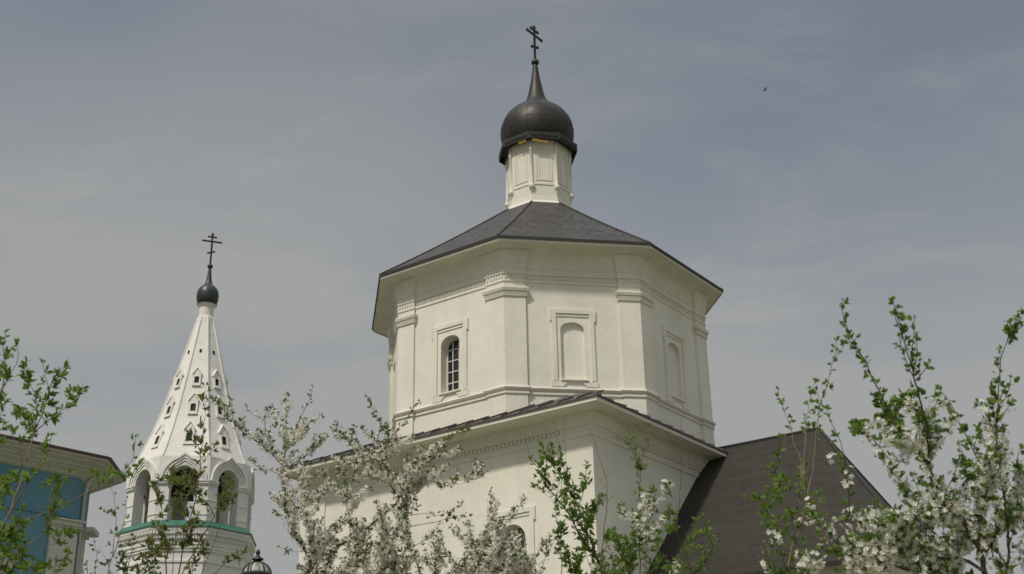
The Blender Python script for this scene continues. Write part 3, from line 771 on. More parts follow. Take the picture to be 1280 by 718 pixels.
# ------------------------------------------------------------------ trees and shrubs
class Plant:
    def __init__(s, name, label, cat, Y, base, leaf_len, leafm, bark, flower=.012, petalm=M_PETAL, seed=1, group=None, lw=.18):
        s.lw = lw; s.step = {6.4: .019, 6.2: .020, 8.0: .018, 4.3: .016, 5.2: .018}.get(Y, .024); s.Y = Y; s.rng = random.Random(seed); s.name = name
        s.o = thing(name, label, cat, base, group); s.base = Vector(base)
        s.wood = MB(); s.lv = []; s.fl = []; s.px = []; s.ll = leaf_len; s.lm = leafm; s.bark = bark; s.fr = flower; s.pm = petalm
        s.starts = []
    def nearest(s, x, y):
        best = None
        for (qx, qy, p, r) in s.px:
            d = (qx - x) ** 2 + (qy - y) ** 2
            if best is None or d < best[0]: best = (d, p, r)
        return best
    def branch(s, pts, r0=4, r1=1.2, style='g', dens=1.0, root=False, drift=None, side=0, tip0=0.0, depth=None):
        """pts in photo pixels, r in mm. style: g leaves, b blossom+leaves, w mostly blossom, x bare"""
        rg = s.rng
        if drift is None: drift = rg.uniform(-.35, .35)
        # densify with Catmull-Rom
        P = [Vector(p) for p in pts]; Q = []
        for i in range(len(P) - 1):
            p0, p1, p2, p3 = P[max(i - 1, 0)], P[i], P[i + 1], P[min(i + 2, len(P) - 1)]
            n = max(2, int((p2 - p1).length / 5))
            for k in range(n):
                t = k / n
                Q.append(.5 * ((2 * p1) + (p2 - p0) * t + (2 * p0 - 5 * p1 + 4 * p2 - p3) * t * t + (-p0 + 3 * p1 - 3 * p2 + p3) * t ** 3))
        Q.append(P[-1]); n = len(Q)
        Y0 = s.Y
        if root: s.starts.append(None)
        else:
            b = s.nearest(*pts[0])
            if b: Y0 = b[1].y
        if depth is not None: Y0 = depth
        W = []; ph = rg.uniform(0, 6)
        for i, q in enumerate(Q):
            t = i / (n - 1)
            jx = sin(ph + i * .9) * .5 + rg.uniform(-.4, .4)
            W.append(pix(q.x + jx, q.y + rg.uniform(-.3, .3), Y0 + drift * t + .03 * sin(ph + 4 * t) * (t > 0)))
        if not root and s.px:
            b = s.nearest(*pts[0]); 
            if b[0] < 500: W = [b[1]] + W
            Q = [Q[0]] + Q if len(W) > len(Q) else Q
        nn = len(W); R = [(r0 + (r1 - r0) * i / (nn - 1)) * .001 * rg.uniform(.92, 1.12) for i in range(nn)]
        if root: s.starts[-1] = (W[0], R[0])
        s.wood.tube(W, R, 6)
        for q, p, r in zip(Q, W, R): s.px.append((q.x, q.y, p, r))
        s.dress(W, style, dens, tip0)
        for _ in range(side):
            i = rg.randint(int(nn * .15), nn - 2); d = (W[min(i + 1, nn - 1)] - W[i - 1]).normalized()
            a = RT * rg.uniform(-1, 1) + UP * rg.uniform(-.2, 1) + FW * rg.uniform(-.8, .8); v = (d * .7 + a).normalized()
            Lg = rg.uniform(.05, .16); Tw = [W[i]]
            for k in range(1, 7):
                v = (v + Vector((rg.uniform(-.15, .15), rg.uniform(-.15, .15), rg.uniform(0, .2)))).normalized(); Tw.append(Tw[-1] + v * Lg / 6)
            s.wood.tube(Tw, [.0018 - .0001 * k for k in range(7)], 5); s.dress(Tw, style, dens, 0)
        return W
    def dress(s, W, style, dens, t0=0.0):
        if style == 'x': return
        rg = s.rng; n = len(W); acc = rg.uniform(0, .02); step = s.step / dens; Ltot = sum((W[i + 1] - W[i]).length for i in range(n - 1)); run = 0
        for i in range(n - 1):
            a, b = W[i], W[i + 1]; L_ = (b - a).length
            if L_ < 1e-6: continue
            d = (b - a) / L_
            while acc < L_:
                t = (run + acc) / max(Ltot, 1e-6); p = a + d * acc
                if t >= t0:
                    r = Vector((rg.gauss(0, 1), rg.gauss(0, 1), rg.gauss(0, 1))); r = (r - d * r.dot(d)).normalized()
                    ax = (d * rg.uniform(.3, 1.4) + r + ZV * .35).normalized()
                    tipf = max(0, (t - .8) / .2)
                    if style in 'bw' and not (tipf > .4 and rg.random() < .85):
                        s.umbel(p + ax * .008, ax, rg.randint(2, 4) if style == 'b' else rg.randint(3, 6))
                    if style == 'g' or rg.random() < (.75 if style == 'b' else .42) or tipf > .5:
                        s.rosette(p + ax * rg.uniform(.002, .018), ax, rg.choice((3, 5, 7, 9, 12)), s.ll * rg.uniform(.75, 1.4) * (1 - .25 * tipf))
                acc += step * rg.uniform(.5, 1.6)
            acc -= L_; run += L_
        d = (W[-1] - W[-2]).normalized(); s.rosette(W[-1], d, 7, s.ll * .85)
    def rosette(s, p, ax, k, ln):
        rg = s.rng; h = ax.orthogonal().normalized(); g_ = ax.cross(h); a0 = rg.uniform(0, 6.28)
        for i in range(k):
            a = a0 + i * 2.4 + rg.uniform(-.3, .3); sp = rg.uniform(.15, 1.15)
            d = (ax * cos(sp) + (h * cos(a) + g_ * sin(a)) * sin(sp)).normalized()
            s.lv.append((p + ax * rg.uniform(0, .35) * ln, d, ln * rg.choice((.35, .55, .75, .95, 1.15)) * rg.uniform(.85, 1.15), rg.uniform(0, 6.28), ax))
    def umbel(s, p, ax, k):
        rg = s.rng
        for i in range(k):
            r = Vector((rg.gauss(0, 1), rg.gauss(0, 1), rg.gauss(0, 1))).normalized(); d = (ax * .7 + r + Vector((0, 0, -.1))).normalized()
            q = p + d * rg.uniform(.012, .026); s.fl.append((q, (d + r * .4).normalized(), s.fr * rg.uniform(.75, 1.15)))
    def finish(s, low=True):
        rg = s.rng; base = s.base; top = Vector((0, 0, 0))
        for w_, r in s.starts: top += w_ / len(s.starts)
        crotch = Vector((base.x + (top.x - base.x) * .3, base.y + (top.y - base.y) * .3, top.z * .33))
        rt = max(.012, 1.15 * sqrt(sum(r * r for _, r in s.starts)))
        T = [base.lerp(crotch, k / 6) + Vector((rg.uniform(-.01, .01), rg.uniform(-.01, .01), 0)) for k in range(7)]
        tr = MB(); tr.tube(T, [rt * (1.7 if k == 0 else 1.25 - .04 * k) for k in range(7)], 10); tr.build('trunk', s.bark, s.o, True)
        for w_, r in s.starts:
            mid = crotch.lerp(w_, .5) + Vector((rg.uniform(-.04, .04), rg.uniform(-.05, .05), .02)); Wp = []
            for k in range(13):
                t = k / 12; Wp.append(crotch * (1 - t) ** 2 + mid * 2 * t * (1 - t) + w_ * t * t)
            s.wood.tube(Wp, [rt * .6 * (1 - k / 12) + r * k / 12 for k in range(13)], 7)
            if low:
                for _ in range(5):     # leafy twigs below the frame
                    i = rg.randint(5, 11); v = Vector((rg.uniform(-1, 1), rg.uniform(-1, 1), rg.uniform(.2, 1))).normalized(); Tw = [Wp[i]]
                    for k in range(8): v = (v + ZV * .12).normalized(); Tw.append(Tw[-1] + v * .04)
                    s.wood.tube(Tw, [.003 - .0002 * k for k in range(9)], 5); s.dress(Tw, 'b' if s.fl else 'g', .6)
        s.wood.build('branches', s.bark, s.o, True)
        if s.lv:
            V, Fc_ = [], []
            for p, d, ln, tw, ax in s.lv:
                sd = d.cross(ax); 
                if sd.length < .05: sd = d.orthogonal()
                sd.normalize(); up = sd.cross(d); tw = (tw - 3.14) * .25
                sd, up = sd * cos(tw) + up * sin(tw), up * cos(tw) - sd * sin(tw)
                wd = ln * s.lw; b = len(V); fo = ln * .06
                V += [p, p + d * ln * .28 + sd * wd * .8 + up * fo, p + d * ln * .28 - sd * wd * .8 + up * fo, p + d * ln * .6 + sd * wd * .95 + up * fo * .9, p + d * ln * .6 - sd * wd * .95 + up * fo * .9,
                      p + d * ln * .98 - up * ln * .10, p + d * ln * .3, p + d * ln * .62 - up * ln * .02]
                Fc_ += [(b, b + 1, b + 6), (b, b + 6, b + 2), (b + 1, b + 3, b + 7, b + 6), (b + 2, b + 6, b + 7, b + 4), (b + 3, b + 5, b + 7), (b + 4, b + 7, b + 5)]
            s.raw('foliage', V, Fc_, s.lm)
        if s.fl:
            V, Fc_ = [], []
            for p, d, r in s.fl:
                h = d.orthogonal().normalized(); g_ = d.cross(h); a0 = rg.uniform(0, 6.28); cup = rg.uniform(.15, .7); b = len(V); V.append(p)
                for i in range(5):
                    a = a0 + i * 1.2566; o_ = h * cos(a) + g_ * sin(a); t_ = g_ * cos(a) - h * sin(a); k = len(V)
                    V += [p + o_ * r * .45 - t_ * r * .26 + d * r * cup * .3, p + o_ * r * .88 - t_ * r * .30 + d * r * cup * .75, p + o_ * r * 1.0 + d * r * cup * .9, p + o_ * r * .88 + t_ * r * .30 + d * r * cup * .75, p + o_ * r * .45 + t_ * r * .26 + d * r * cup * .3]
                    Fc_.append((b, k, k + 1, k + 2)); Fc_.append((b, k + 2, k + 3, k + 4))
            s.raw('blossoms', V, Fc_, s.pm)
    def raw(s, name, V, F_, mat):
        me = bpy.data.meshes.new(name); me.from_pydata([tuple(v) for v in V], [], F_); me.materials.append(mat)
        o = bpy.data.objects.new(name, me); COL.objects.link(o); o.parent = s.o; o.matrix_parent_inverse = Matrix.Translation(-s.o.location)

def foot(x, Y, dx=0): p = pix(x, 718, Y); return (p.x + dx, Y, 0)

# A: shoot at the extreme left edge
A = Plant('young_tree', 'leafy green young tree cut by the left edge, upright shoot', 'tree', 5.6, foot(-40, 5.6), .036, M_LEAF, M_BARKR, seed=21, group='green young trees at the left')
A.branch([(-30, 730), (-26, 640), (-20, 580), (-6, 530), (1, 495), (7, 460), (4, 436), (6, 418)], 6, 1.5, 'g', 1.1, True, tip0=.45)
A.branch([(1, 492), (12, 470), (22, 452), (21, 432)], 2, 1, 'g', .7)
A.branch([(-6, 530), (4, 512), (8, 497)], 2, 1, 'g', .8)
A.branch([(-22, 590), (-8, 556), (4, 532)], 2, 1, 'g', .8)
A.branch([(-26, 650), (-12, 622), (2, 600)], 2, 1, 'g', .9)
A.finish()

# B: forked young tree in front of the blue building
B = Plant('young_tree', 'forked young tree with pale stems before the blue building', 'tree', 6.2, foot(-20, 6.2), .038, M_LEAF, M_BARKL, seed=5, group='green young trees at the left')
B.branch([(-14, 730), (-6, 690), (4, 660), (16, 630), (26, 602), (36, 567), (41, 545), (44, 535)], 6, 4, 'x', 1, True, drift=.1)
B.branch([(44, 535), (46, 518), (45, 503), (41, 486), (36, 480)], 2.5, 1, 'g', 1.2, side=2)
B.branch([(46, 532), (54, 514), (60, 497), (63, 480), (72, 468)], 3, 1.5, 'g', .9, tip0=.2, side=2)
B.branch([(70, 470), (79, 458), (86, 446)], 1.2, .8, 'x')
B.branch([(44, 540), (58, 528), (72, 517), (86, 507), (96, 495)], 3, 1.2, 'g', 1.1, side=2, tip0=.15)
B.branch([(90, 502), (99, 490), (107, 478)], 1.2, .8, 'x')
B.branch([(42, 545), (32, 528), (24, 520), (18, 514)], 2, 1, 'g', 1.5)
B.branch([(30, 590), (24, 560), (16, 545), (12, 537)], 2, 1, 'g', .8, tip0=.5)
B.branch([(-16, 725), (-4, 678), (9, 648), (20, 628), (33, 608), (50, 584), (60, 566), (64, 546)], 6, 1.5, 'g', .7, True, tip0=.62, drift=-.2, side=1)
B.branch([(6, 655), (22, 657), (64, 637), (86, 628), (110, 615), (132, 604), (145, 595), (163, 579), (168, 560), (170, 548)], 3.5, 1.2, 'g', .55, drift=-.2, tip0=.78)
B.branch([(64, 637), (68, 618), (66, 600)], 2, 1, 'g', 1.2)
B.branch([(145, 595), (128, 597), (122, 588)], 1.5, 1, 'g', 1)
B.branch([(150, 592), (160, 588), (172, 580)], 1.5, 1, 'g', 1)
B.branch([(-8, 715), (4, 700), (20, 688), (42, 677), (55, 663), (66, 648), (73, 635), (77, 610), (86, 592)], 4, 1.2, 'g', .9, True, tip0=.5, side=3)
B.branch([(22, 688), (44, 683), (66, 681), (81, 671), (94, 666)], 2, 1, 'g', .9, tip0=.65, side=2)
B.branch([(-10, 722), (10, 714), (33, 711), (55, 708), (68, 712)], 3, 1, 'g', 1.2, True, tip0=.2, side=3)
B.branch([(9, 648), (4, 630), (8, 612), (20, 600)], 2, 1, 'g', .9)
B.branch([(14, 700), (10, 680), (16, 665), (26, 655)], 2, 1, 'g', 1.1)
B.branch([(0, 690), (18, 670), (28, 650), (32, 638)], 2, 1, 'g', 1)
B.branch([(4, 662), (14, 668), (26, 690), (30, 700)], 2, 1, 'g', 1)
B.finish()

# C: almost bare sapling between building and tower
Cc = Plant('sapling', 'thin nearly bare sapling between the blue building and the bell tower', 'sapling', 7.2, foot(128, 7.2), .022, M_LEAFR, M_BARKR, seed=8, group='saplings in front of the bell tower')
Cc.branch([(128, 735), (134, 718), (141, 696), (150, 670), (156, 648), (159, 624)], 3, 1, 'g', .45, True)
Cc.branch([(141, 696), (144, 661), (145, 643), (141, 617), (138, 606)], 2, .8, 'g', .4)
Cc.branch([(141, 696), (152, 687), (160, 678)], 1.5, .8, 'g', .35)
Cc.branch([(136, 706), (129, 694), (123, 683)], 1.5, .8, 'x')
Cc.branch([(145, 646), (137, 643), (130, 639)], 1, .7, 'g', .6)
Cc.branch([(122, 735), (119, 712), (121, 692), (118, 668)], 2, .8, 'g', .7, True)
Cc.finish()

# D: multi-stemmed sapling before the tower
D = Plant('sapling', 'bushy multi-stemmed green sapling in front of the bell tower', 'sapling', 6.8, foot(215, 6.8), .033, M_LEAFR, M_BARKR, seed=12, group='saplings in front of the bell tower')
D.branch([(208, 730), (207, 700), (206, 674), (204, 648), (199, 621), (197, 598)], 4.5, 1.2, 'g', .95, True, side=3, tip0=.2)
D.branch([(222, 730), (227, 695), (234, 665), (238, 648), (245, 621), (249, 593), (252, 563), (255, 535), (257, 508), (258, 484)], 4.5, 1, 'g', .85, True, side=7, tip0=.3)
D.branch([(226, 720), (244, 688), (260, 659), (273, 637), (283, 618)], 3.5, 1.5, 'g', 1.2, True, tip0=.78, side=1)
D.branch([(273, 637), (282, 630), (294, 622)], 2, 1, 'g', 1.8)
D.branch([(276, 634), (286, 612), (288, 600)], 2, 1, 'g', 1.6)
D.branch([(248, 725), (262, 692), (278, 652)], 2.5, 1, 'x', 1, True)
D.branch([(214, 725), (220, 670), (225, 637), (229, 604), (233, 588)], 2.5, 1, 'g', 1.2, True, tip0=.72, side=2)
D.branch([(225, 605), (216, 600), (214, 590)], 1.5, 1, 'g', 1.5)
D.branch([(245, 621), (238, 608), (226, 600)], 1.5, 1, 'g', 1.5)
D.branch([(252, 563), (244, 552), (240, 543)], 1.5, 1, 'g', 1)
D.branch([(252, 580), (262, 566), (268, 558)], 1.5, 1, 'g', 1)
D.branch([(158, 730), (162, 700), (165, 685), (166, 672)], 3, 1.2, 'g', 1.2, True, side=2)
D.branch([(172, 730), (176, 705), (182, 690), (186, 676)], 3, 1.2, 'g', 1.1, True, side=3)
D.branch([(198, 730), (192, 705), (190, 690)], 3, 1.2, 'g', 1.1, True, side=2)
D.branch([(236, 725), (240, 705), (247, 695), (252, 684)], 2.5, 1.2, 'g', 1.2, True, side=2)
D.branch([(262, 725), (273, 712), (286, 701), (296, 697), (306, 690)], 2.5, 1, 'g', 1.3, True, tip0=.2)
D.branch([(234, 665), (241, 657), (250, 655)], 1.5, 1, 'g', 1.6)
D.branch([(206, 674), (198, 664), (193, 655)], 1.5, 1, 'g', 1.3)
D.finish()

# E: big blossoming cherry
E_ = Plant('cherry_tree', 'large cherry tree in full white blossom before the sunny lower wall of the church', 'tree', 8.0, foot(420, 8.0), .024, M_LEAFD, M_BARK, .0108, seed=33, group='blossoming fruit trees')
b = E_.branch
b([(398, 735), (384, 692), (369, 670), (360, 639), (354, 604), (353, 580), (359, 557), (366, 541), (375, 524)], 13, 3, 'w', 1.2, True, side=16, tip0=.1)
b([(375, 524), (385, 503), (391, 485)], 2.5, 1, 'g', .9, tip0=.3)
b([(353, 585), (340, 567), (327, 557), (314, 548), (296, 533), (284, 518)], 4, 1.6, 'b', 1.5, side=5, tip0=.2)
b([(284, 518), (276, 508), (267, 498)], 2, 1, 'g', 1.4)
b([(342, 566), (332, 541), (330, 526), (321, 521), (307, 509)], 2.5, 1, 'b', .9, side=2, tip0=.2)
b([(359, 557), (354, 540), (356, 522), (359, 493)], 2.5, 1, 'b', 1.3, side=3)
b([(359, 552), (348, 533), (343, 512)], 2, 1, 'b', .8)
b([(362, 549), (376, 536), (388, 526)], 2, 1, 'w', 1.3, side=1)
b([(354, 590), (367, 579), (386, 568), (392, 560), (400, 550)], 3, 1.2, 'b', 1.3, side=5)
b([(353, 596), (336, 588), (320, 587)], 2, 1, 'b', .9, tip0=.4, side=1)
b([(358, 556), (372, 548), (384, 538)], 2, 1, 'w', 1.2, side=2)
b([(360, 639), (348, 625), (340, 618)], 2.5, 1, 'w', 1.5, side=3)
b([(369, 670), (356, 648), (346, 640)], 2.5, 1, 'w', 1.3, side=2)
b([(360, 620), (378, 604), (392, 596), (401, 588)], 2.5, 1, 'w', 1.3, side=3)
b([(362, 642), (384, 625), (400, 615), (412, 604)], 2.5, 1, 'w', 1.4, side=4)
b([(380, 690), (362, 690), (350, 684)], 1.5, .8, 'g', .5, tip0=.4)
# central limb
b([(405, 740), (412, 691), (440, 674), (471, 650), (498, 625), (488, 606), (482, 580), (484, 556), (486, 546)], 11, 3.5, 'w', 1.1, True, side=12, tip0=.12, drift=.3)
b([(486, 548), (471, 522), (464, 508), (459, 496)], 2.5, 1, 'g', 1.6)
b([(488, 555), (498, 536), (509, 522), (522, 503)], 2.5, 1, 'g', 1.0, tip0=.3)
b([(482, 580), (464, 574), (447, 563), (429, 546), (419, 532)], 3, 1.2, 'b', 1.3, side=5)
b([(486, 560), (484, 545), (484, 530)], 2, 1, 'g', 1.0)
b([(484, 570), (470, 552), (457, 540), (453, 534)], 2.5, 1, 'b', 1.2, side=3)
b([(484, 575), (500, 560), (512, 548)], 2.5, 1, 'w', 1.5, side=4)
b([(464, 574), (440, 582), (424, 572), (412, 573)], 2, 1, 'b', 1.0, side=2)
b([(498, 625), (516, 598), (536, 576), (557, 567)], 5, 2, 'w', 2.0, side=14)
b([(500, 620), (522, 612), (540, 600), (552, 590)], 4, 1.5, 'w', 1.8, side=9)
b([(500, 615), (508, 595), (520, 575), (528, 560)], 4, 1.5, 'w', 1.7, side=7)
b([(540, 600), (554, 608), (571, 601), (592, 598), (608, 590)], 2.5, 1, 'b', 1.3, side=4)
b([(536, 578), (554, 558), (567, 547), (585, 536)], 2.5, 1, 'g', 1.0, tip0=.25, side=1)
b([(490, 606), (470, 598), (455, 596), (444, 600)], 3, 1.5, 'w', 1.5, side=6)
b([(439, 674), (436, 640), (431, 615), (432, 590)], 3, 1.2, 'b', 1.1, side=5)
b([(432, 625), (420, 612), (410, 600)], 2, 1, 'w', 1.5, side=3)
b([(435, 640), (452, 620), (462, 610)], 2, 1, 'w', 1.3, side=3)
# second vertical limb
b([(528, 735), (522, 705), (512, 679), (506, 654), (504, 628)], 8, 4, 'b', 1.5, True, side=9, tip0=.05, drift=.2)
b([(508, 645), (532, 642), (547, 645), (562, 640)], 2, 1, 'g', 1.0, tip0=.5)
b([(508, 659), (530, 655), (545, 653), (562, 648), (576, 648), (588, 644)], 2.5, 1, 'g', 1.1, tip0=.55, side=1)
b([(514, 686), (532, 674), (545, 664), (550, 655)], 2, 1, 'b', .8, tip0=.25)
b([(506, 650), (515, 638), (524, 632)], 2, 1, 'g', .9)
b([(512, 679), (496, 668), (484, 655)], 2.5, 1, 'w', 1.4, side=4)
b([(518, 695), (536, 700), (546, 690)], 2.5, 1, 'b', 1.1, side=3)
# right limb with the window behind
b([(548, 735), (562, 716), (580, 707), (588, 692), (590, 678)], 6, 3, 'b', 1.3, True, side=6)
b([(589, 684), (576, 670), (564, 660)], 2, 1, 'b', 1.0)
b([(589, 680), (586, 662), (584, 652)], 2, 1, 'b', .9)
b([(588, 692), (602, 690), (611, 668), (613, 650), (611, 636)], 3, 1.2, 'w', 1.5, side=7)
b([(576, 710), (560, 694), (547, 680)], 2, 1, 'b', .9, tip0=.3)
b([(600, 735), (612, 700), (622, 680), (626, 655)], 5, 1.5, 'w', 1.5, True, side=9)
b([(620, 675), (632, 655), (643, 643), (656, 623)], 2.2, 1, 'b', .9, tip0=.15)
b([(620, 735), (634, 706), (640, 690), (650, 680)], 4, 1.2, 'w', 1.5, True, side=9)
b([(650, 735), (662, 710), (672, 692), (677, 676)], 2.5, 1, 'b', 1.0, True, side=3)
b([(670, 735), (679, 705), (684, 690)], 2, 1, 'b', 1.0, True, side=2)
# dense lower crown
for (x, y, dx, dy, sd, st) in ((612, 735, 14, -58, 9, 'w'), (632, 735, 8, -46, 9, 'w'), (646, 735, 4, -40, 8, 'w'), (624, 735, 12, -30, 7, 'b'), (650, 735, 10, -34, 6, 'w'), (590, 735, 10, -50, 7, 'b'), (420, 735, -22, -70, 11, 'w'), (440, 735, 6, -62, 12, 'w'), (460, 735, -8, -72, 12, 'b'), (470, 735, 22, -70, 12, 'w'), (490, 735, -4, -58, 11, 'w'), (380, 735, 18, -60, 10, 'b'), (452, 735, 30, -40, 9, 'w'), (540, 735, 10, -44, 8, 'b'), (400, 735, 20, -75, 9, 'b'), (500, 735, -24, -92, 9, 'w'), (400, 735, -16, -92, 9, 'w'), (572, 735, 20, -42, 7, 'w'), (430, 735, 12, -32, 8, 'b'), (480, 735, 12, -30, 8, 'b'), (512, 735, -8, -36, 7, 'b')):
    b([(x, y), (x + dx * .3, y + dy * .35), (x + dx * .8, y + dy * .7), (x + dx, y + dy)], 4, 1.2, st, 1.4, True, side=sd)
E_.finish(False)

# F: green shrub in front of the shaded corner
Fp = Plant('fruit_shrub', 'green leafy shrub with bare tip twigs before the lit church corner', 'shrub', 6.4, foot(760, 6.4), .029, M_LEAF, M_BARK, .0125, seed=44, group='young fruit shrubs')
b = Fp.branch
b([(766, 740), (757, 718), (744, 696), (727, 672), (713, 647), (702, 630), (686, 611), (675, 589), (664, 576)], 6, 1.5, 'g', 1.25, True, side=7, tip0=.2)
b([(664, 576), (660, 560), (657, 545)], 1, .5, 'x')
b([(748, 702), (735, 666), (724, 636), (713, 616), (702, 597), (692, 584)], 5, 1.5, 'g', 1.4, side=6, tip0=.3)
b([(718, 624), (708, 592), (701, 575), (700, 562)], 2, 1, 'g', 1.2)
b([(700, 565), (698, 554), (695, 545)], .8, .5, 'x')
b([(712, 607), (708, 580), (706, 552), (706, 526)], 1.2, .6, 'x')
b([(724, 630), (730, 612), (732, 600)], 2, 1, 'g', 1.4, side=1)
b([(735, 660), (741, 645), (748, 630)], 2.5, 1, 'g', 1.6, side=3)
b([(736, 670), (722, 654), (716, 640)], 2.5, 1, 'g', 1.6, side=2)
b([(702, 730), (701, 680), (696, 650), (694, 630)], 2.5, 1, 'g', 1.2, True, side=3, tip0=.25)
b([(750, 710), (756, 655), (759, 625), (756, 592), (748, 570), (742, 548), (738, 535)], 2.2, .8, 'x', drift=.1)
b([(757, 596), (766, 586), (772, 578)], .8, .4, 'x'); b([(759, 628), (768, 619), (775, 616)], .8, .4, 'x'); b([(757, 610), (750, 600), (744, 596)], .8, .4, 'x'); b([(758, 636), (750, 628), (745, 622)], .8, .4, 'x')
b([(694, 628), (682, 618), (671, 611)], .9, .5, 'x'); b([(700, 655), (690, 640)], .9, .5, 'x')
b([(732, 735), (722, 700), (728, 685), (740, 680)], 3, 1.2, 'g', 1.3, True, side=4)
b([(745, 735), (748, 708), (744, 695)], 3, 1.2, 'g', 1.2, True, side=4)
b([(770, 735), (776, 700), (770, 680), (762, 668)], 3, 1.2, 'g', 1.1, True, side=4)
b([(716, 735), (712, 708), (708, 690)], 2.5, 1.2, 'g', 1.0, True, side=3)
Fp.finish()

Fq = Plant('fruit_shrub', 'green shrub with two tall leafy shoots against the grey shaded wall', 'shrub', 6.0, foot(805, 6.0), .026, M_LEAF, M_BARKL, .0135, M_PETALW, seed=45, group='young fruit shrubs')
b = Fq.branch
b([(800, 735), (800, 699), (799, 658), (799, 622), (800, 592), (796, 575), (791, 553), (791, 532)], 4, 1.2, 'g', 1.1, True, side=2, tip0=.25)
b([(800, 590), (804, 570), (810, 553), (812, 535)], 2, 1, 'g', 1.2)
b([(799, 660), (788, 645), (777, 638)], 2.2, 1, 'b', .9, side=2)
b([(800, 670), (812, 650), (818, 632), (819, 616)], 2.2, 1, 'b', 1.1, side=3)
b([(800, 690), (822, 660), (830, 645)], 2.2, 1, 'b', .9, side=2)
b([(800, 640), (808, 632), (812, 622)], 2, 1, 'b', 1.0, side=1)
b([(790, 735), (782, 700), (776, 680), (768, 664)], 3, 1, 'g', 1.3, True, side=4)
b([(812, 735), (808, 705), (810, 690), (806, 672)], 3, 1, 'g', 1.3, True, side=4)
b([(785, 735), (792, 690), (790, 670)], 3, 1, 'g', 1.3, True, side=3)
b([(766, 735), (762, 712), (755, 700)], 3, 1, 'g', 1.0, True, side=2)
Fq.finish()

Fr = Plant('fruit_shrub', 'low green shrub with one tall thin bare whip in front of the dark sloping roof', 'shrub', 6.6, foot(868, 6.6), .028, M_LEAF, M_BARK, .0125, seed=46, group='young fruit shrubs')
b = Fr.branch
b([(874, 735), (866, 718), (856, 692), (846, 665), (848, 640), (851, 600), (851, 563), (852, 521)], 3.5, .8, 'x', 1, True)
b([(846, 665), (838, 660), (828, 664)], 2, 1, 'g', 1.2, side=1)
b([(856, 692), (866, 676), (878, 670), (888, 662)], 2.5, 1, 'g', 1.3, side=3)
b([(866, 718), (884, 700), (892, 680)], 2.5, 1, 'g', 1.3, side=3)
b([(842, 735), (828, 700), (820, 690), (826, 676)], 2.5, 1, 'g', 1.1, True, side=2)
b([(850, 735), (846, 712), (848, 700)], 2.5, 1, 'g', 1.1, True, side=2)
b([(880, 735), (900, 700), (912, 694), (926, 689)], 1.4, .6, 'x', 1, True); b([(905, 700), (914, 685), (918, 670)], 1, .5, 'x')
b([(826, 735), (812, 700), (806, 680)], 1.8, .7, 'x', 1, True)
Fr.finish()

# H: thin shrub before the ridge end
H_ = Plant('fruit_shrub', 'tall thin-stemmed shrub with pale stems before the end of the dark roof ridge', 'shrub', 5.2, foot(984, 5.2), .020, M_LEAF, M_BARKL, .0135, M_PETALW, seed=51, lw=.27, group='young fruit shrubs')
b = H_.branch
b([(980, 740), (983, 718), (990, 685), (1001, 659), (1009, 622), (1016, 586), (1020, 546), (1024, 513), (1034, 480), (1041, 452), (1046, 426)], 4.5, 1, 'g', .9, True, tip0=.5, side=3, drift=.1)
b([(1009, 622), (1003, 600), (1001, 575), (993, 556), (990, 540), (982, 518), (975, 500), (972, 488)], 2, .9, 'g', 1.1, tip0=.6)
b([(1003, 600), (1006, 565), (1007, 540), (1010, 512), (1016, 490), (1018, 476)], 2, .9, 'g', 1.1, tip0=.5)
b([(1010, 615), (1004, 600), (1000, 588), (1006, 578)], 1.5, .9, 'g', 1.2)
b([(983, 718), (976, 690), (968, 668), (958, 645)], 2, .9, 'g', .8, side=1)
b([(990, 685), (994, 665), (988, 640)], 1.8, .9, 'g', .8, side=1)
b([(975, 735), (960, 700), (955, 680)], 2, .9, 'g', .7, True, side=1)
b([(995, 735), (1010, 700), (1006, 680)], 2, .9, 'g', .9, True, side=2)
b([(1001, 659), (1012, 646), (1013, 630)], 1.5, .8, 'b', .5)
H_.finish()

# I: nearest blossoming tree at the right
I_ = Plant('fruit_tree', 'nearest plum tree at the right edge with green shoots and large white blossoms', 'tree', 4.3, foot(1245, 4.3), .021, M_LEAF, M_BARK, .0110, M_PETALW, seed=60, lw=.27, group='blossoming fruit trees')
b = I_.branch
b([(1240, 745), (1231, 718), (1226, 690), (1207, 656), (1188, 627), (1173, 612), (1164, 595), (1161, 575)], 10, 5, 'b', .8, True, side=8, tip0=.25)
b([(1161, 583), (1160, 555), (1158, 530), (1149, 496), (1139, 457), (1127, 418), (1118, 393)], 4, 1.2, 'g', .85, side=5)
b([(1161, 580), (1162, 550), (1158, 525)], 3, 1.2, 'b', 1.4, side=8)
b([(1161, 583), (1146, 563), (1127, 544), (1110, 511), (1093, 477), (1076, 443), (1057, 409)], 4, 1.2, 'g', .9, side=3)
b([(1127, 544), (1115, 525), (1106, 512)], 3, 1.2, 'g', 2.2, side=6)
b([(1150, 566), (1135, 560), (1122, 548)], 3, 1.2, 'w', 1.6, side=9)
b([(1188, 627), (1164, 640), (1139, 627), (1120, 588), (1100, 559), (1086, 546), (1074, 536)], 3, 1.2, 'b', .9, side=5, tip0=.3)
b([(1076, 537), (1071, 534), (1068, 540)], 2, 1, 'g', 1.8)
b([(1222, 690), (1226, 656), (1231, 612), (1224, 578), (1212, 554), (1193, 515), (1184, 498), (1173, 486)], 4, 1.2, 'g', 1.1, side=4, tip0=.1)
b([(1250, 745), (1260, 700), (1260, 670), (1256, 627), (1247, 578), (1246, 535), (1248, 496), (1251, 452), (1258, 428), (1266, 412)], 5, 1.2, 'g', .95, True, side=6)
b([(1247, 590), (1244, 560), (1247, 520)], 3, 1.2, 'w', .9, side=6)
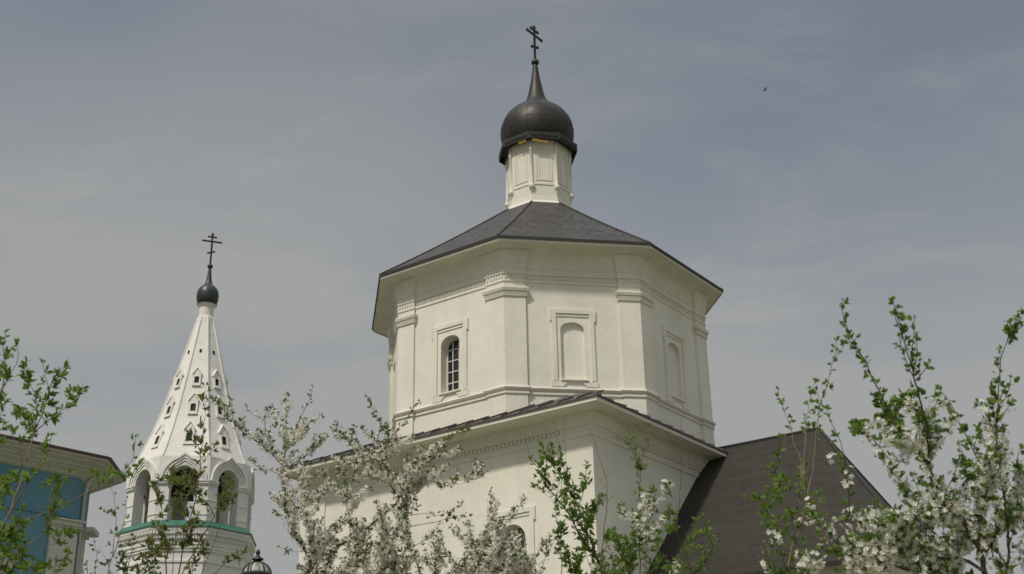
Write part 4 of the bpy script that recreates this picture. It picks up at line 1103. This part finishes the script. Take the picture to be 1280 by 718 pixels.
b([(1226, 670), (1230, 630), (1236, 600), (1238, 575)], 3, 1.2, 'b', 1.3, side=8)
b([(1290, 745), (1284, 690), (1276, 620), (1271, 583), (1275, 560)], 4, 1.2, 'b', 1.0, True, side=6)
b([(1260, 660), (1270, 640), (1278, 625)], 3, 1.2, 'w', 1.3, side=6)
b([(1207, 656), (1190, 650), (1176, 652), (1160, 645)], 4, 1.2, 'b', 1.4, side=8)
b([(1230, 715), (1205, 700), (1170, 697), (1135, 690), (1110, 680), (1085, 664), (1060, 650), (1040, 655)], 6, 1.5, 'b', 1.0, side=15, tip0=.1)
b([(1226, 735), (1190, 715), (1150, 716), (1110, 705), (1075, 694), (1045, 690)], 6, 1.5, 'b', 1.0, True, side=13)
b([(1160, 735), (1150, 710), (1146, 685), (1150, 660)], 4, 1.2, 'b', 1.3, True, side=10)
b([(1200, 735), (1196, 705), (1200, 680), (1192, 660)], 4, 1.2, 'b', 1.1, True, side=9)
b([(1270, 745), (1250, 712), (1240, 690), (1244, 660)], 4, 1.2, 'b', 1.1, True, side=9)
b([(1110, 735), (1100, 715), (1080, 712), (1050, 712)], 4, 1.2, 'w', 1.1, True, side=9)
b([(1108, 682), (1100, 668), (1096, 655)], 2.5, 1, 'b', 1.1, side=4)
b([(1135, 690), (1128, 670), (1120, 655)], 2.5, 1, 'b', 1.3, side=5)
b([(1030, 745), (1020, 716), (1002, 712)], 2.5, 1, 'w', .8, True, side=2)
# dark lower-left boughs with scattered blossoms
b([(1045, 690), (1019, 649), (1000, 622), (983, 603), (960, 586)], 3.5, 1.3, 'g', .85, drift=.2, side=3, depth=4.25)
b([(1010, 700), (990, 672), (973, 656), (960, 639), (943, 619)], 3, 1.2, 'g', .85, side=3)
b([(1062, 640), (1060, 610), (1054, 564), (1047, 545), (1038, 525), (1033, 512)], 2, 1, 'g', .8, tip0=.1)
b([(983, 603), (976, 612), (966, 622)], 2, 1, 'g', 1.2)
for x, y in ((1039, 575), (1062, 593), (1060, 610), (1012, 629), (963, 667), (972, 675), (957, 707), (1045, 655), (1052, 668)):
    p = pix(x, y, 4.2); q = I_.nearest(x, y)[1]; I_.wood.tube([q, (p + q) / 2 + Vector((0, 0, .004)), p], .0008, 4); I_.umbel(p, Vector((0, -1, .3)).normalized(), 3)
I_.finish(False)

# ------------------------------------------------------------------ bird
bp = pix(956, 113, 115)
w = MB(); w.tube([bp + Vector((-.16, 0, 0)), bp + Vector((-.08, 0, .03)), bp + Vector((.05, 0, .04)), bp + Vector((.15, 0, .03)), bp + Vector((.24, 0, .02))], [.01, .04, .05, .035, .006], 8)
for sg in (-1, 1):
    w.add([bp + Vector((-.05, 0, .05)), bp + Vector((.09, 0, .05)), bp + Vector((.12, sg * .28, .16)), bp + Vector((.10, sg * .5, .08)), bp + Vector((.0, sg * .26, .17))], [(0, 1, 2, 4), (4, 2, 3)])
bo = w.build('bird', M_EDGE); bo['label'] = 'tiny dark bird flying high in the sky right of the dome'; bo['category'] = 'bird'
